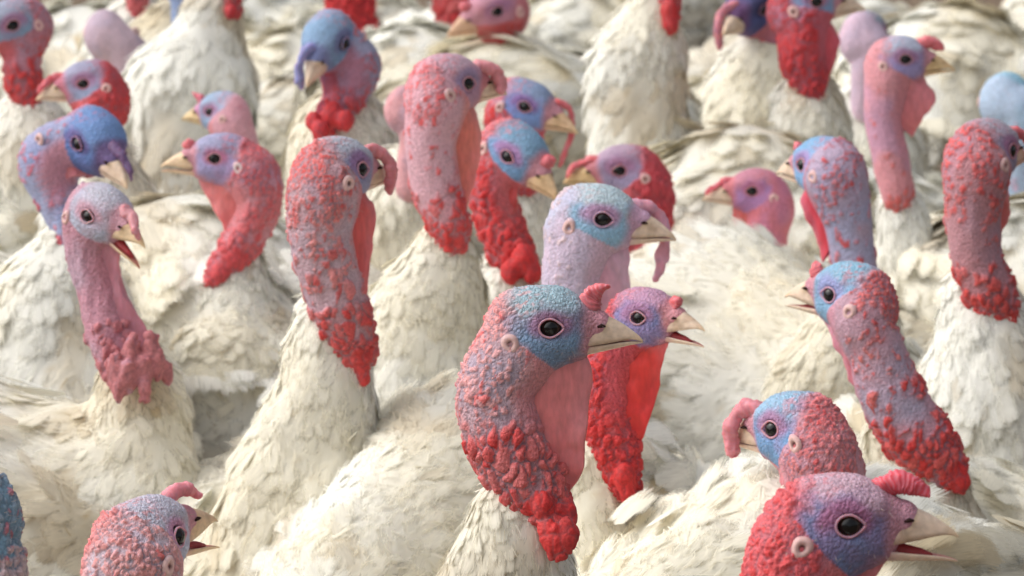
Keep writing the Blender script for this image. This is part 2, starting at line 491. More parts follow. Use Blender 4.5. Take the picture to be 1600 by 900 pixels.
def build_bird(sp):
    t0 = time.time()
    rng = np.random.default_rng(sum(map(ord, sp['label'])))
    seed = float(rng.uniform(0, 100)); iseed = int(seed * 7)
    pal = {k: lin(sp.get(k, PAL[k])) for k in PAL}
    pal = {k: (c_ if k in ('beak', 'ear') else np.minimum((c_ * 0.87 + 0.13 * (c_ @ np.array([0.25, 0.6, 0.15]))) * 1.08, 0.85)) for k, c_ in pal.items()}
    filler = sp.get('filler', False)
    S = sp.get('size', 1.0)
    mm = 0.001 * S
    R = head_frame(sp['yaw'], sp.get('pitch', 0), sp.get('roll', 0))
    side = -1.0 if (R[:, 1] @ cf) > 0 else 1.0
    if filler:
        z = sp['z']; O = np.asarray(sp['head'])
    else:
        ex, ey, s = sp['eye']; z = sp.get('z', 3.48 * 150.0 / s)
        S = s * z / 522.0; mm = 0.001 * S
        O = P(ex, ey, z) - R @ np.array([0, side * 22 * mm, 0])
        z = (O - CAM) @ cf
    def HL(*p): return O + R @ (np.array(p, float) * mm)
    def conv(lst):
        out = []
        for q in lst:
            zz = z + (q[3] if len(q) > 3 else 0)
            out.append([*P(q[0], q[1], zz), q[2] * zz / F])
        return np.array(out)
    if filler:
        nk = np.array(sp['neckw'], float); fk = np.array(sp['fneckw'], float)
    else:
        nk = conv(sp['neck']); fk = conv(sp['fneck'])
        back = -0.030 * S * (R[:, 0] @ cf)          # the neck joins behind the skull
        for i_ in range(len(nk)):
            k_ = [1, 0.85, 0.6, 0.35, 0.15][min(i_, 4)]
            nk[i_, :3] += cf * back * k_
    start = np.array([[*HL(-11, 0, -4), 22 * mm], [*HL(-24, 0, -13), 24.5 * mm]])
    NS = 34
    ch = catmull(np.vstack([start, nk]), NS)
    # ---------------- bare head and neck
    v = 0.0042 if filler else (0.0013 if z < 3.7 else 0.0016 if z < 4.6 else 0.002 if z < 5.6 else 0.0026)
    lobes = conv(sp['lobes']) if sp.get('lobes') else np.zeros((0, 4))
    lo = np.minimum((ch[:, :3] - ch[:, 3:]).min(0), O - 0.042 * S) - 0.008
    hi = np.maximum((ch[:, :3] + ch[:, 3:]).max(0), O + 0.042 * S) + 0.008
    if len(lobes): lo = np.minimum(lo, (lobes[:, :3] - lobes[:, 3:]).min(0) - .006); hi = np.maximum(hi, (lobes[:, :3] + lobes[:, 3:]).max(0) + .006)
    fl = Field(lo, hi, v)
    fl.ell(HL(-9, 0, 3), R, np.array([33, 22.5, 23.5]) * mm, 0.0)
    fl.cone(HL(6, 0, 2), HL(30, 0, 0), 19 * mm, 10.5 * mm, 10 * mm)
    fl.ell(HL(-2, 0, -12), R, np.array([28, 19.5, 16]) * mm, 9 * mm)
    fl.cone(HL(14, 0, -16), HL(-18, 0, -24), 9.5 * mm, 15 * mm, 9 * mm)
    for q in (-1, 1):
        fl.cone(HL(-8, q * 15, 10), HL(15, q * 13, 9.5), 5.5 * mm, 4.5 * mm, 7 * mm)
        fl.cone(HL(-10, q * 15, -12), HL(12, q * 13, -12), 6.5 * mm, 5 * mm, 6 * mm)
    hf = fl.f; fl.f = np.full(fl.n, 0.05, np.float32)
    for i in range(NS - 1): fl.cone(ch[i, :3], ch[i + 1, :3], ch[i, 3], ch[i + 1, 3], 0)
    cf2 = fl.f; kk = 13 * mm; hh_ = np.clip(0.5 + 0.5 * (cf2 - hf) / kk, 0, 1)
    fl.f = (cf2 * (1 - hh_) + hf * hh_ - kk * hh_ * (1 - hh_)).astype(np.float32)
    for l_ in lobes: fl.ell(l_[:3], np.eye(3), l_[3] * np.array(sp.get('lobz', (0.9, 0.9, 1.15))), 5 * mm)
    for q in (-1, 1): fl.ell(HL(0.5, q * 23, 0), R, np.array([8.0, 7.5, 6.9]) * mm, 3 * mm, sub=True)
    V, Q = fl.surf()
    V = smooth_mesh(V, Q, 2)
    N = vnormals(V, Q)
    q = (V - O) @ R / mm
    # nearest neck sample
    tpar = np.zeros(len(V)); cen = np.zeros_like(V); best = np.full(len(V), 9.0); tg = np.gradient(ch[:, :3], axis=0)
    for i in range(NS):
        d = ((V - ch[i, :3]) ** 2).sum(1); m = d < best
        best[m] = d[m]; tpar[m] = i / (NS - 1); cen[m] = ch[i, :3]
    front = R[:, 0] * 1.0
    u = ((V - cen) / (np.linalg.norm(V - cen, axis=1, keepdims=True) + 1e-9)) @ front
    W = V / S
    nz = fbm(W * 45 + seed, 5, 3) - 0.5; nz2 = fbm(W * 120 + seed, 15, 2) - 0.5
    fq = np.sqrt(((q[:, 0] - 2) / 31) ** 2 + ((q[:, 2] + 5) / 25) ** 2)
    face = 1 - sstep(0.68, 1.2, fq + nz * 0.9 + nz2 * 0.35)
    crown = sstep(3, 17, q[:, 2] + nz * 22 + nz2 * 8) * (1 - sstep(-14, -34, q[:, 0] + nz * 12)) * sstep(-42, -30, q[:, 0])
    de = np.sqrt(((q[:, 0] + 1) / 1.35) ** 2 + (q[:, 2] - 1.5) ** 2)
    eyez = (1 - sstep(9, 15, de + nz * 9)) * sstep(-10, 2, q[:, 2] + nz * 12)
    lore = np.maximum(sstep(17, 26, q[:, 0] + nz * 8), sstep(8, 22, q[:, 0]) * sstep(-17, -24, q[:, 2]))
    headm = 1 - sstep(0.10, 0.2, tpar)
    nape = np.clip(sstep(-10, -36, q[:, 0] + nz * 26 + nz2 * 12) * (1 - sstep(0.16, 0.6, tpar + nz * 0.5)) * sstep(0.6, -0.5, u + nz), 0, 1)
    rs = sp.get('red', 0.62); rw = sp.get('redw', 0.3) * 1.5
    red = sstep(rs - rw / 2, rs + rw / 2, tpar + nz * 0.45 + 0.06 * u)
    thr = sstep(0.25, 0.65, u) * (1 - sstep(0.55, 0.8, tpar)) * sstep(0.05, 0.15, tpar)
    for l_ in lobes:
        red = np.maximum(red, 1 - sstep(1.0, 1.5, np.linalg.norm(V - l_[:3], axis=1) / l_[3]))
    # caruncles: small packed ones and larger ones further down
    dens = sp.get('dens', 0.6)
    Wd = W * np.array([1, 1, 0.8])
    wv = np.stack([fbm(W * 90 + seed + 40 * k_, 300 + k_, 2) - 0.5 for k_ in range(3)], 1)
    f1, f2, cid = worley(Wd * (1 / 0.0044) + wv * 1.5 + seed, iseed)
    g1, g2, gid = worley(W * np.array([1, 1, 0.6]) * (1 / 0.0082) + wv * 1.1 + seed, iseed + 50)
    h1 = sstep(0.03, 0.42, f2 - f1); h2 = sstep(0.0, 0.34, g2 - g1)
    big = sstep(0.35, 0.8, tpar + 0.2 * red + nz * 0.3)
    hh = h1 * (1 - big) + h2 * big; ci = np.where(big > 0.5, gid, cid)
    clus = fbm(W * 60 + seed, 31, 2)
    pres = sstep(0, 0.12, dens * 0.9 + 0.75 * red + 0.6 * nape * sp.get('napeamt', 1) - 0.25 + (clus - 0.5) * 0.9 - ci * 0.75)
    pres *= (1 - face * headm) * (1 - 0.9 * thr) * (1 - crown * headm * 0.75) * np.where(tpar > 0.12, 1.0, sstep(30, 10, q[:, 0]))
    lm = np.zeros(len(V))
    for l_ in lobes: lm = np.maximum(lm, 1 - sstep(1.0, 1.35, np.linalg.norm(V - l_[:3], axis=1) / l_[3]))
    hs = hh * pres * (1 - 0.8 * lm)
    amp = (0.0011 + 0.0012 * nape * headm + 0.0012 * sstep(0.2, 0.7, tpar) + 0.0016 * red) * S * sp.get('amp', 1.0)
    k1, k2, kid = worley(W * (1 / 0.0030) + seed, iseed + 90)
    crb = sstep(0.03, 0.4, k2 - k1) * np.clip(crown + 0.45 * face + 0.5 * nape, 0, 1) * headm * (1 - sstep(20, 28, q[:, 0]))
    wr = (fbm(W * np.array([160, 160, 50]) + seed, 61, 2) - 0.5) * (1 - headm) * 0.0016 * sp.get('wr', 1.0)
    V = V + N * (hs * (0.7 + 0.7 * (ci * 17 % 1)) * amp + crb * 0.00042 + nz * 0.0022 * (1 - face * headm) + wr)[:, None]
    # colour
    n3 = fbm(W * 30 + seed + 9, 41, 2)
    neckc = mix(pal['skin'][None], (pal['skin'] * 0.55 + pal['face'] * 0.45)[None], sstep(0.45, 0.75, n3) * 0.7)
    neckc = mix(neckc, pal['dew'][None], 0.6 * thr)
    neckc = mix(neckc, (0.40 * pal['low'] + 0.60 * pal['skin'])[None], 0.6 * red)
    col = mix(neckc, pal['nape'][None], nape * 0.22 * sp.get('napeamt', 1))
    carc = mix(pal['car'][None], (pal['car'] * 0.5 + pal['skin'] * 0.5)[None], (ci * 7 % 1) * 0.8)
    carc = mix(carc, pal['nape'][None], nape * 0.8)
    redc = mix(pal['low'][None], (pal['low'] * 0.5 + pal['car'] * 0.5)[None], (ci * 13 % 1))
    spots = (ci * 31 % 1) < sp.get('spots', 0.2) * 0.8
    carc = mix(carc, pal['low'][None], np.clip(red + 0.55 * spots * (tpar > 0.1), 0, 1)) * 1.0
    carc = mix(carc, redc, red * 0.9)
    col = mix(col, carc, pres * sstep(0.0, 0.3, hh))
    col = mix(col, (pal['low'] * 0.92)[None], lm * 0.85)
    hcol = mix(col, pal['crown'][None], np.clip(crown, 0, 1) * headm)
    bumpt = mix(pal['crown'][None], pal['nape'][None], np.clip((kid < 0.35) * 0.7 * sstep(4, -22, q[:, 0]), 0, 1))
    hcol = mix(hcol, bumpt, crown * headm * 0.8)
    hcol = mix(hcol, pal['face'][None], face * headm * (1 - crown) * 0.95)
    hcol = mix(hcol, (pal['face'] * 0.4 + pal['eyez'] * 0.6)[None], face * headm * sstep(0.5, 0.75, n3 + nz2 * 0.4) * 0.5)
    hcol = mix(hcol, pal['eyez'][None], eyez * headm * 0.8)
    hcol = mix(hcol, pal['lore'][None], lore * headm)
    # crevice shade painted into the skin colour, thin dark creases between the nodules
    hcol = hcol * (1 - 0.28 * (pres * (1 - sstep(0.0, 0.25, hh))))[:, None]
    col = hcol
    rough = (np.clip(crown + 0.9 * face + 0.4, 0, 1) * headm + 0.6 * (1 - headm)) * (1 - 0.9 * lm)

    # ---------------- torso and feathered neck
    hd = math.radians(sp.get('heading', sp['yaw']))
    fw = np.array([math.cos(hd), math.sin(hd), 0]); lf = np.array([-fw[1], fw[0], 0])
    hz = sp.get('hz', 0.395); TS = sp.get('tsize', 1.0)
    C0 = fk[-1, :3].copy(); C0[2] = 0
    if filler: C0 = np.array([*sp['base'], 0.0])
    if 'shift' in sp: C0 += np.array([sp['shift'][0], sp['shift'][1], 0])
    chest = C0 + fw * 0.01 + [0, 0, hz + 0.0]
    mid = C0 - fw * 0.13 + [0, 0, hz + 0.012]
    rump = C0 - fw * 0.27 + [0, 0, hz - 0.005]
    tail = C0 - fw * 0.37 + [0, 0, hz - 0.03]
    fch = catmull(np.vstack([fk, [[*(chest + [0, 0, 0.045]), 0.072 * TS]]]), 22)
    prims = [(fch[i], fch[i + 1]) for i in range(len(fch) - 1)]
    tp = [np.array([*chest, 0.104 * TS]), np.array([*mid, 0.130 * TS]), np.array([*rump, 0.10 * TS]), np.array([*tail, 0.05 * TS])]
    tprims = [(tp[i], tp[i + 1]) for i in range(3)] + [(fch[-1], tp[0])]
    allp = prims + tprims
    lo = np.min([np.minimum(a[:3] - a[3], b[:3] - b[3]) for a, b in allp], 0) - 0.05
    hi = np.max([np.maximum(a[:3] + a[3], b[:3] + b[3]) for a, b in allp], 0) + 0.05
    ft = Field(lo, hi, 0.0065 if z < 4.7 else 0.0085 if z < 7 else 0.011)
    for a, b in tprims: ft.cone(a[:3], b[:3], a[3], b[3], 0.05)
    ft.cone(chest - [0, 0, 0.06], mid - [0, 0, 0.06], 0.10 * TS, 0.11 * TS, 0.05)
    Rb = np.stack([fw, lf, [0, 0, 1.0]], 1)
    for sg in (-1, 1):
        ft.ell(C0 - fw * 0.14 + lf * sg * 0.108 * TS + [0, 0, hz + 0.02], Rb, (0.185, 0.036, 0.095), 0.03)
    for i, (a, b) in enumerate(prims): ft.cone(a[:3], b[:3], a[3], b[3], 0.02)
    VT, QT = ft.surf(); VT = smooth_mesh(VT, QT, 3); NT = vnormals(VT, QT)
    VT = VT + NT * ((fbm(VT * 14 + seed, 77, 3) - 0.5) * 0.035 * sstep(0.0, 0.2, (fk[0, 2] - VT[:, 2])))[:, None]
    VT = VT + NT * ((fbm(VT * 42 + seed, 87, 2) - 0.5) * 0.008)[:, None]
    VT = VT - NT * 0.007
    NT = vnormals(VT, QT)
    # legs down to the litter
    LV, LQ, LT = [], [], []; off = 0
    for sg in (-1, 1):
        b0 = C0 - fw * 0.12 + lf * sg * 0.07
        pts = [b0 + [0, 0, hz - 0.1], b0 + fw * 0.03 + [0, 0, 0.2], b0 - fw * 0.02 + [0, 0, 0.11], b0 + [0, 0, 0.012]]
        a_, q_, t_, _ = tube(catmull(pts, 8), np.interp(np.arange(8), [0, 2, 4, 7], [0.045, 0.026, 0.012, 0.009]), 8, up=fw)
        LV.append(a_); LQ.append(q_ + off); LT.append(t_ + off); off += len(a_)
        for an in (-35, 0, 35, 180):
            a = math.radians(an); dr = fw * math.cos(a) + lf * math.sin(a); ln = 0.075 if an != 180 else 0.035
            a_, q_, t_, _ = tube([b0 + [0, 0, 0.014], b0 + dr * ln * 0.5 + [0, 0, 0.012], b0 + dr * ln + [0, 0, 0.007]], [0.009, 0.008, 0.005], 6)
            LV.append(a_); LQ.append(q_ + off); LT.append(t_ + off); off += len(a_)
    LV = np.vstack(LV); LQ = np.vstack(LQ); LT = np.vstack(LT)
    n1, n2 = len(V), len(VT)
    tintT = feather_tint(VT, rng, seed)
    allV = np.vstack([V, VT, LV])
    polys = [Q, QT + n1, LQ + n1 + n2, LT + n1 + n2]
    pm = np.concatenate([np.zeros(len(Q)), np.ones(len(QT)), np.full(len(LQ) + len(LT), 2)])
    allc = np.vstack([col, tintT, np.full((len(LV), 3), 0.3)])
    root = bpy.data.objects.new("turkey", None); scene.collection.objects.link(root)
    base = C0 - fw * 0.12
    root.location = base; root.empty_display_size = 0.1
    root['label'] = sp['label']; root['category'] = 'turkey'; root['group'] = 'white turkeys crowded in the barn'
    def mk(name, V_, polys_, mat, parent=root, **k):
        return make_mesh(name, V_ - base, polys_, mat, parent, **k)
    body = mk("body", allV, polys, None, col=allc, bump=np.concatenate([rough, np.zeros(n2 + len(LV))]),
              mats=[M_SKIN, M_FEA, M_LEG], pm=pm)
    # ---------------- plumage
    a4 = VT[QT]; area = np.linalg.norm(np.cross(a4[:, 2] - a4[:, 0], a4[:, 3] - a4[:, 1]), axis=1) / 2
    cenq = a4.mean(1)
    segs = [(np.array(a), np.array(b), 1.0) for a, b in prims] + [(np.array(a), np.array(b), 1.0) for a, b in tprims[:3]]
    nearness = []
    flow = np.zeros_like(cenq); wsum = 0; rad = np.zeros(len(cenq))
    for a, b, _ in segs:
        ab = b[:3] - a[:3]; L = (ab ** 2).sum() + 1e-12
        t = np.clip(((cenq - a[:3]) @ ab) / L, 0, 1)
        rr = a[3] + (b[3] - a[3]) * t
        d = np.linalg.norm(cenq - a[:3] - t[:, None] * ab, axis=1) - rr
        w = np.exp(-np.clip(d, -0.02, 1) / 0.02)
        flow += w[:, None] * ab / math.sqrt(L); wsum = wsum + w; rad += w * rr
    rad /= wsum; flow /= wsum[:, None]
    flow[:, 2] -= 0.25
    hgt = cenq[:, 2]
    vis = sstep(0.16, 0.3, hgt)
    size = np.interp(rad, [0.015, 0.03, 0.06, 0.10, 0.13], [0.013, 0.017, 0.025, 0.036, 0.043]) * sp.get('fsize', 1.0)
    lod = 1.0 if z < 5.2 else (0.62 if z < 8 else 0.4)
    if filler: lod *= 0.75
    density = np.interp(rad, [0.04, 0.1], [1.5, 1.0]) * 4.2 / (size * size * 0.62) * vis * lod
    cnt = density * area
    k = rng.poisson(cnt); sel = np.repeat(np.arange(len(QT)), k)
    r1, r2 = rng.random(len(sel)), rng.random(len(sel))
    aa = a4[sel]
    Bp = (aa[:, 0] * ((1 - r1) * (1 - r2))[:, None] + aa[:, 1] * (r1 * (1 - r2))[:, None] + aa[:, 2] * (r1 * r2)[:, None] + aa[:, 3] * ((1 - r1) * r2)[:, None])
    fn = np.cross(a4[:, 2] - a4[:, 0], a4[:, 3] - a4[:, 1]); fn /= np.linalg.norm(fn, axis=1, keepdims=True) + 1e-12
    Nn = NT[QT].mean(1)[sel]; Nn /= np.linalg.norm(Nn, axis=1, keepdims=True)
    Dd = flow[sel]
    swirl = (np.stack([fbm(Bp * 13 + seed + 30 * q_, 200 + q_, 2) for q_ in range(3)], 1) - 0.5) * 1.5
    Dd = Dd + swirl + rng.normal(0, 1, Dd.shape) * np.interp(rad[sel], [0.04, 0.1], [0.20, 0.15])[:, None]
    Dd -= Nn * (Dd * Nn).sum(1, keepdims=True); Dd /= np.linalg.norm(Dd, axis=1, keepdims=True) + 1e-9
    Ls = size[sel] * rng.uniform(0.75, 1.35, len(sel)) / math.sqrt(lod) ; Ws = Ls * rng.uniform(0.55, 0.9, len(sel)) * np.interp(rad[sel], [0.03, 0.10], [0.8, 1.0])
    lf_ = rng.uniform(0.0, 0.055, len(sel)) + (rng.random(len(sel)) < 0.06) * rng.uniform(0.05, 0.22, len(sel))
    Vf, Qf, Tf, uv, NNf, K = feather_batch(Bp - Nn * 0.0005, Dd, Nn, Ls, Ws, lf_, rng, coarse=z > 5.2 or filler, fray=0.22)
    cf_ = np.repeat(feather_tint(Bp, rng, seed), K, 0)
    # loose barbs and down between the feathers
    if z < 5.6:
        wgt = area * vis / np.maximum(size, 0.02); wgt /= wgt.sum()
        nb = 9000 if z < 4.7 else 4500
        fs = rng.choice(len(QT), nb, p=wgt); r1, r2 = rng.random(nb), rng.random(nb); aa = a4[fs]
        B2 = (aa[:, 0] * ((1 - r1) * (1 - r2))[:, None] + aa[:, 1] * (r1 * (1 - r2))[:, None] + aa[:, 2] * (r1 * r2)[:, None] + aa[:, 3] * ((1 - r1) * r2)[:, None])
        N2 = NT[QT].mean(1)[fs]; N2 /= np.linalg.norm(N2, axis=1, keepdims=True)
        D2 = flow[fs] + (np.stack([fbm(B2 * 24 + seed + 60 * q_, 400 + q_, 2) for q_ in range(3)], 1) - 0.5) * 2.6 + rng.normal(0, 0.25, B2.shape)
        D2 -= N2 * (D2 * N2).sum(1, keepdims=True); D2 /= np.linalg.norm(D2, axis=1, keepdims=True) + 1e-9
        L2 = (size[fs] * rng.uniform(0.25, 0.6, nb))[:, None]; S2 = np.cross(N2, D2)
        w2 = (0.0004 if z < 4.7 else 0.0006) * rng.uniform(0.6, 1.5, (nb, 1))
        B2 = B2 + N2 * rng.uniform(0.0, 0.004, (nb, 1)); lf2 = rng.uniform(0.0, 0.16, (nb, 1))
        bn = rng.uniform(-0.25, 0.25, (nb, 1))
        mid_ = B2 + D2 * L2 * 0.55 + N2 * L2 * lf2 * 0.7 + S2 * L2 * bn * 0.3
        tip_ = B2 + D2 * L2 + N2 * L2 * lf2 + S2 * L2 * bn
        v2_ = np.stack([B2 - S2 * w2, B2 + S2 * w2, mid_ + S2 * w2 * 0.8, mid_ - S2 * w2 * 0.8, tip_], 1).reshape(-1, 3)
        o2 = len(Vf) + 5 * np.arange(nb)[:, None]
        Qf = np.vstack([Qf, o2 + np.array([[0, 3, 2, 1]])]); Tf = np.vstack([Tf, o2 + np.array([[3, 4, 2]])])
        Vf = np.vstack([Vf, v2_]); cf_ = np.vstack([cf_, np.repeat(feather_tint(B2, rng, seed), 5, 0)])
        uv = np.vstack([uv, np.repeat(np.stack([rng.uniform(0, 50, nb), rng.uniform(0, 50, nb), np.zeros(nb)], 1), 5, 0)])
        NNf = np.vstack([NNf, np.repeat(N2, 5, 0)])
    mk("plumage", Vf, [Qf, Tf], M_FEA, col=cf_, uv=uv, normals=NNf)
    # ---------------- wings: rows of long feathers, laid over each other
    loc = (VT - C0) @ Rb
    for sg in (-1, 1):
        Bs, Ds, Ns, Ls, Ws = [], [], [], [], []
        cand = np.where((loc[:, 1] * sg > 0.05) & (loc[:, 2] > hz - 0.12) & (loc[:, 2] < hz + 0.15) & (loc[:, 0] < -0.03))[0]
        lc = loc[cand]
        for row, (nn, x0, x1, h0, h1, ln, wd) in enumerate([(13, 0.01, -0.34, 0.02, -0.02, 0.11, 0.030), (13, 0.03, -0.30, 0.055, 0.03, 0.085, 0.034),
                                                             (14, 0.04, -0.27, 0.085, 0.065, 0.07, 0.034), (13, 0.03, -0.25, 0.11, 0.10, 0.055, 0.034)]):
            for i in range(nn):
                t = i / (nn - 1)
                xx = x0 + (x1 - x0) * t; hhh = hz + h0 + (h1 - h0) * t + rng.uniform(-.005, .005)
                j = np.argmin((lc[:, 0] - xx) ** 2 + (lc[:, 2] - hhh) ** 2 * 1.0 - sg * lc[:, 1] * 0.004)
                if (lc[j, 0] - xx) ** 2 + (lc[j, 2] - hhh) ** 2 > 0.02 ** 2: continue
                vi = cand[j]
                Bs.append(VT[vi] + NT[vi] * (0.008 + 0.002 * row)); Ns.append(NT[vi])
                d = -fw * (0.75 + 0.25 * t) + np.array([0, 0, -0.38 + 0.25 * t + rng.uniform(-.12, .12)]); Ds.append(d)
                Ls.append(ln * rng.uniform(0.8, 1.2)); Ws.append(wd * rng.uniform(0.95, 1.35))
        Bs, Ds, Ns, Ls, Ws = map(np.array, (Bs, Ds, Ns, Ls, Ws))
        Ds = Ds - Ns * (Ds * Ns).sum(1, keepdims=True); Ds /= np.linalg.norm(Ds, axis=1, keepdims=True)
        # curve of the flank pulls the tips inwards
        Vw, Qw, Tw, uvw, NNw, K = feather_batch(Bs, Ds, Ns, Ls, Ws, rng.uniform(-0.02, 0.07, len(Bs)), rng, fray=0.10, curl=1.0)
        mk("wing", Vw, [Qw, Tw], M_FEA, col=np.repeat(feather_tint(Bs, rng, seed + 5, 1.4), K, 0), uv=uvw, normals=NNw)
    nt_ = 13
    aa = np.linspace(-0.5, 0.5, nt_)
    Bs = np.array([rump - fw * 0.03 + lf * 0.04 * math.sin(a * 2) + [0, 0, 0.05 - 0.03 * abs(a)] for a in aa])
    Ds = np.array([-fw * math.cos(a) + lf * math.sin(a) + [0, 0, -0.25] for a in aa]); Ds /= np.linalg.norm(Ds, axis=1, keepdims=True)
    Ns = np.tile([0, 0, 1.0], (nt_, 1)) - Ds * Ds[:, 2:3]; Ns /= np.linalg.norm(Ns, axis=1, keepdims=True)
    Vw, Qw, Tw, uvw, NNw, K = feather_batch(Bs, Ds, Ns, np.full(nt_, 0.17), np.full(nt_, 0.045), rng.uniform(0, 0.06, nt_), rng, fray=0.05)
    mk("tail", Vw, [Qw, Tw], M_FEA, col=np.repeat(feather_tint(Bs, rng, seed + 5, 1.8), K, 0), uv=uvw, normals=NNw)

    # ---------------- beak
    opn = math.radians(sp.get('open', 1.5))
    up_rows = [(18, 8, -15, 9), (28, 10.5, -14.5, 10.2), (36, 9.5, -13.5, 9.2), (44, 6.5, -12.3, 7.6), (52, 2.2, -11, 5.6), (59, -3.2, -10.4, 3.6), (64, -7.2, -11.2, 2.0), (67.5, -11.2, -13.0, 0.4)]
    lo_rows = [(12, -17.5, -25, 8.6), (26, -14.8, -21.6, 8.4), (38, -13.4, -18.7, 7.0), (48, -12.0, -16.3, 5.3), (57, -11.2, -14.2, 3.4), (63, -11.3, -13.1, 1.8), (66.5, -11.8, -12.5, 0.5)]
    n = 20; ph = np.linspace(0, math.pi, n)
    def half(rows, xs, upper):
        r_ = interp_rows(rows, xs); pts = []
        for x, a, b, w in r_:
            if upper:
                yy = w * np.cos(ph); zz = b + (a - b) * 0.91 * np.sin(ph) ** 0.85
                y2 = -w * 0.8 * np.cos(ph[1:-1]); z2 = b + 1.6 * np.sin(ph[1:-1]) * (w / 10)
            else:
                yy = w * np.cos(ph); zz = a - (a - b) * np.sin(ph) ** 0.8
                y2 = -w * 0.8 * np.cos(ph[1:-1]); z2 = a - 1.6 * np.sin(ph[1:-1]) * (w / 10)
            pts.append(np.stack([np.full(len(yy) + len(y2), x), np.r_[yy, y2], np.r_[zz, z2]], 1))
        pts = np.array(pts); m, c_ = pts.shape[:2]
        i, j = np.meshgrid(np.arange(m - 1), np.arange(c_), indexing='ij'); i = i.ravel(); j = j.ravel(); j2 = (j + 1) % c_
        Qb = np.stack([i * c_ + j, i * c_ + j2, (i + 1) * c_ + j2, (i + 1) * c_ + j], 1)
        if upper: Qb = Qb[:, ::-1]
        inner = np.tile(np.arange(c_) >= n, m)
        return pts.reshape(-1, 3), Qb, inner
    bk = pal['beak']
    xs = np.r_[np.linspace(18, 58, 12), np.linspace(60, 67.5, 6)]
    pv, pq, inn = half(up_rows, xs, True)
    cere = np.exp(-(((pv[:, 0] - 36) / 8) ** 2 + ((pv[:, 2] - 1) / 6) ** 2)) * ~inn
    pv = pv + np.stack([np.zeros(len(pv)), np.sign(pv[:, 1]) * cere * 2.4, cere * 0.8], 1)
    bc = mix((bk * 0.72 + pal['lore'] * 0.28)[None].repeat(len(pv), 0), bk[None], sstep(24, 36, pv[:, 0]))
    bc = mix(bc, lin((214, 178, 118))[None], sstep(0.3, 1, cere) * 0.55 + sstep(56, 66, pv[:, 0]) * 0.35)
    bc = mix(bc, lin((176, 150, 132))[None], 0.5 * sstep(3, 9, pv[:, 2]) * ~inn)
    bc = mix(bc, lin((150, 112, 74))[None], 0.45 * sstep(0.5, 0.8, fbm(pv * 0.16 + seed, 55, 3)))
    bc = mix(bc, lin((160, 60, 62))[None], inn * 0.8)
    pv = pv * np.array([0.92, 1, 0.95])
    beak = mk("beak", O + (pv * mm) @ R.T, [pq], M_BEAK, col=bc)
    xs = np.r_[np.linspace(12, 56, 12), np.linspace(58, 66.5, 5)]
    pv, pq, inn = half(lo_rows, xs, False)
    hng = np.array([12, 0, -17.0]); co, so = math.cos(opn), math.sin(opn)
    d = pv - hng; pv = hng + np.stack([d[:, 0] * co + d[:, 2] * so, d[:, 1], -d[:, 0] * so + d[:, 2] * co], 1)
    bc = mix((pal['lore'] * 0.55 + bk * 0.45)[None].repeat(len(pv), 0), bk[None], sstep(20, 36, pv[:, 0]))
    bc = mix(bc, lin((170, 70, 70))[None], inn * 0.8)
    pv = pv * np.array([0.93, 1, 0.98])
    mk("lower_beak", O + (pv * mm) @ R.T, [pq], M_BEAK, col=bc)
    if sp.get('open', 0) > 6:
        # inside of the open mouth with the tongue
        tp_ = np.array([[14, 0, -18], [26, 0, -16.5 - 14 * so * 0.55], [40, 0, -15 - 28 * so * 0.8], [47, 0, -14.5 - 35 * so * 0.85]])
        a_, q_, t_, _ = tube([HL(*x_) for x_ in tp_], np.array([7, 5, 3.2, 1.2]) * mm, 10, flat=1.0)
        mk("tongue", a_, [q_, t_], M_WAT, col=np.tile(lin((160, 62, 66)), (len(a_), 1)))
    if filler: 
        return root
    # nostrils
    for sg in (-1, 1):
        pts = [HL(31.5, sg * 10.8, -0.4), HL(34, sg * 11.3, 0.6), HL(37, sg * 10.7, 0.0)]
        a_, q_, t_, _ = tube(pts, np.array([0.7, 1.5, 0.6]) * mm, 8)
        make_mesh("nostril", a_ - base, [q_, t_], M_DARK, beak)
    # ---------------- eyes, lids and ears
    q = (V - O) @ R / mm
    def surf_y(x, zz, sg, rr=2.4):
        m = (np.abs(q[:, 0] - x) < rr) & (np.abs(q[:, 2] - zz) < rr) & (q[:, 1] * sg > 5)
        return (q[m, 1] * sg).max() if m.any() else 20.0
    for sg in (-1, 1):
        yr = np.mean([surf_y(11, 0, sg), surf_y(-10, 0, sg), surf_y(0, 9.5, sg), surf_y(0, -9.5, sg)])
        th = np.linspace(0, math.pi, 12); ph2 = np.linspace(0, 2 * math.pi, 24, endpoint=False)
        A, Bq = np.meshgrid(th, ph2, indexing='ij')
        ev = np.stack([7.4 * np.sin(A) * np.cos(Bq), 8.3 * np.cos(A), 7.2 * np.sin(A) * np.sin(Bq)], -1).reshape(-1, 3)
        ev[:, 1] *= 0.8
        cen_ = np.array([0, (yr - 5.0), 0])
        rr_ = np.sqrt(ev[:, 0] ** 2 + ev[:, 2] ** 2) / 8.6
        ev2 = ev * [1, sg, 1] + cen_ * [1, sg, 1]
        i, j = np.meshgrid(np.arange(11), np.arange(24), indexing='ij'); i = i.ravel(); j = j.ravel(); j2 = (j + 1) % 24
        eq = np.stack([i * 24 + j, i * 24 + j2, (i + 1) * 24 + j2, (i + 1) * 24 + j], 1)
        if sg < 0: eq = eq[:, ::-1]
        eye = mk("eye", O + (ev2 * mm) @ R.T, [eq], M_EYE, uv=np.stack([rr_, rr_, rr_ * 0], 1))
        a = np.linspace(0, 2 * math.pi, 40, endpoint=False)
        ex_ = 7.6 * np.cos(a) + 1.5 * np.clip(np.cos(a), 0, 1) ** 5; ez_ = 6.4 * np.sin(a) * (1 - 0.25 * np.clip(np.cos(a), 0, 1) ** 2) + 0.3
        pts = []
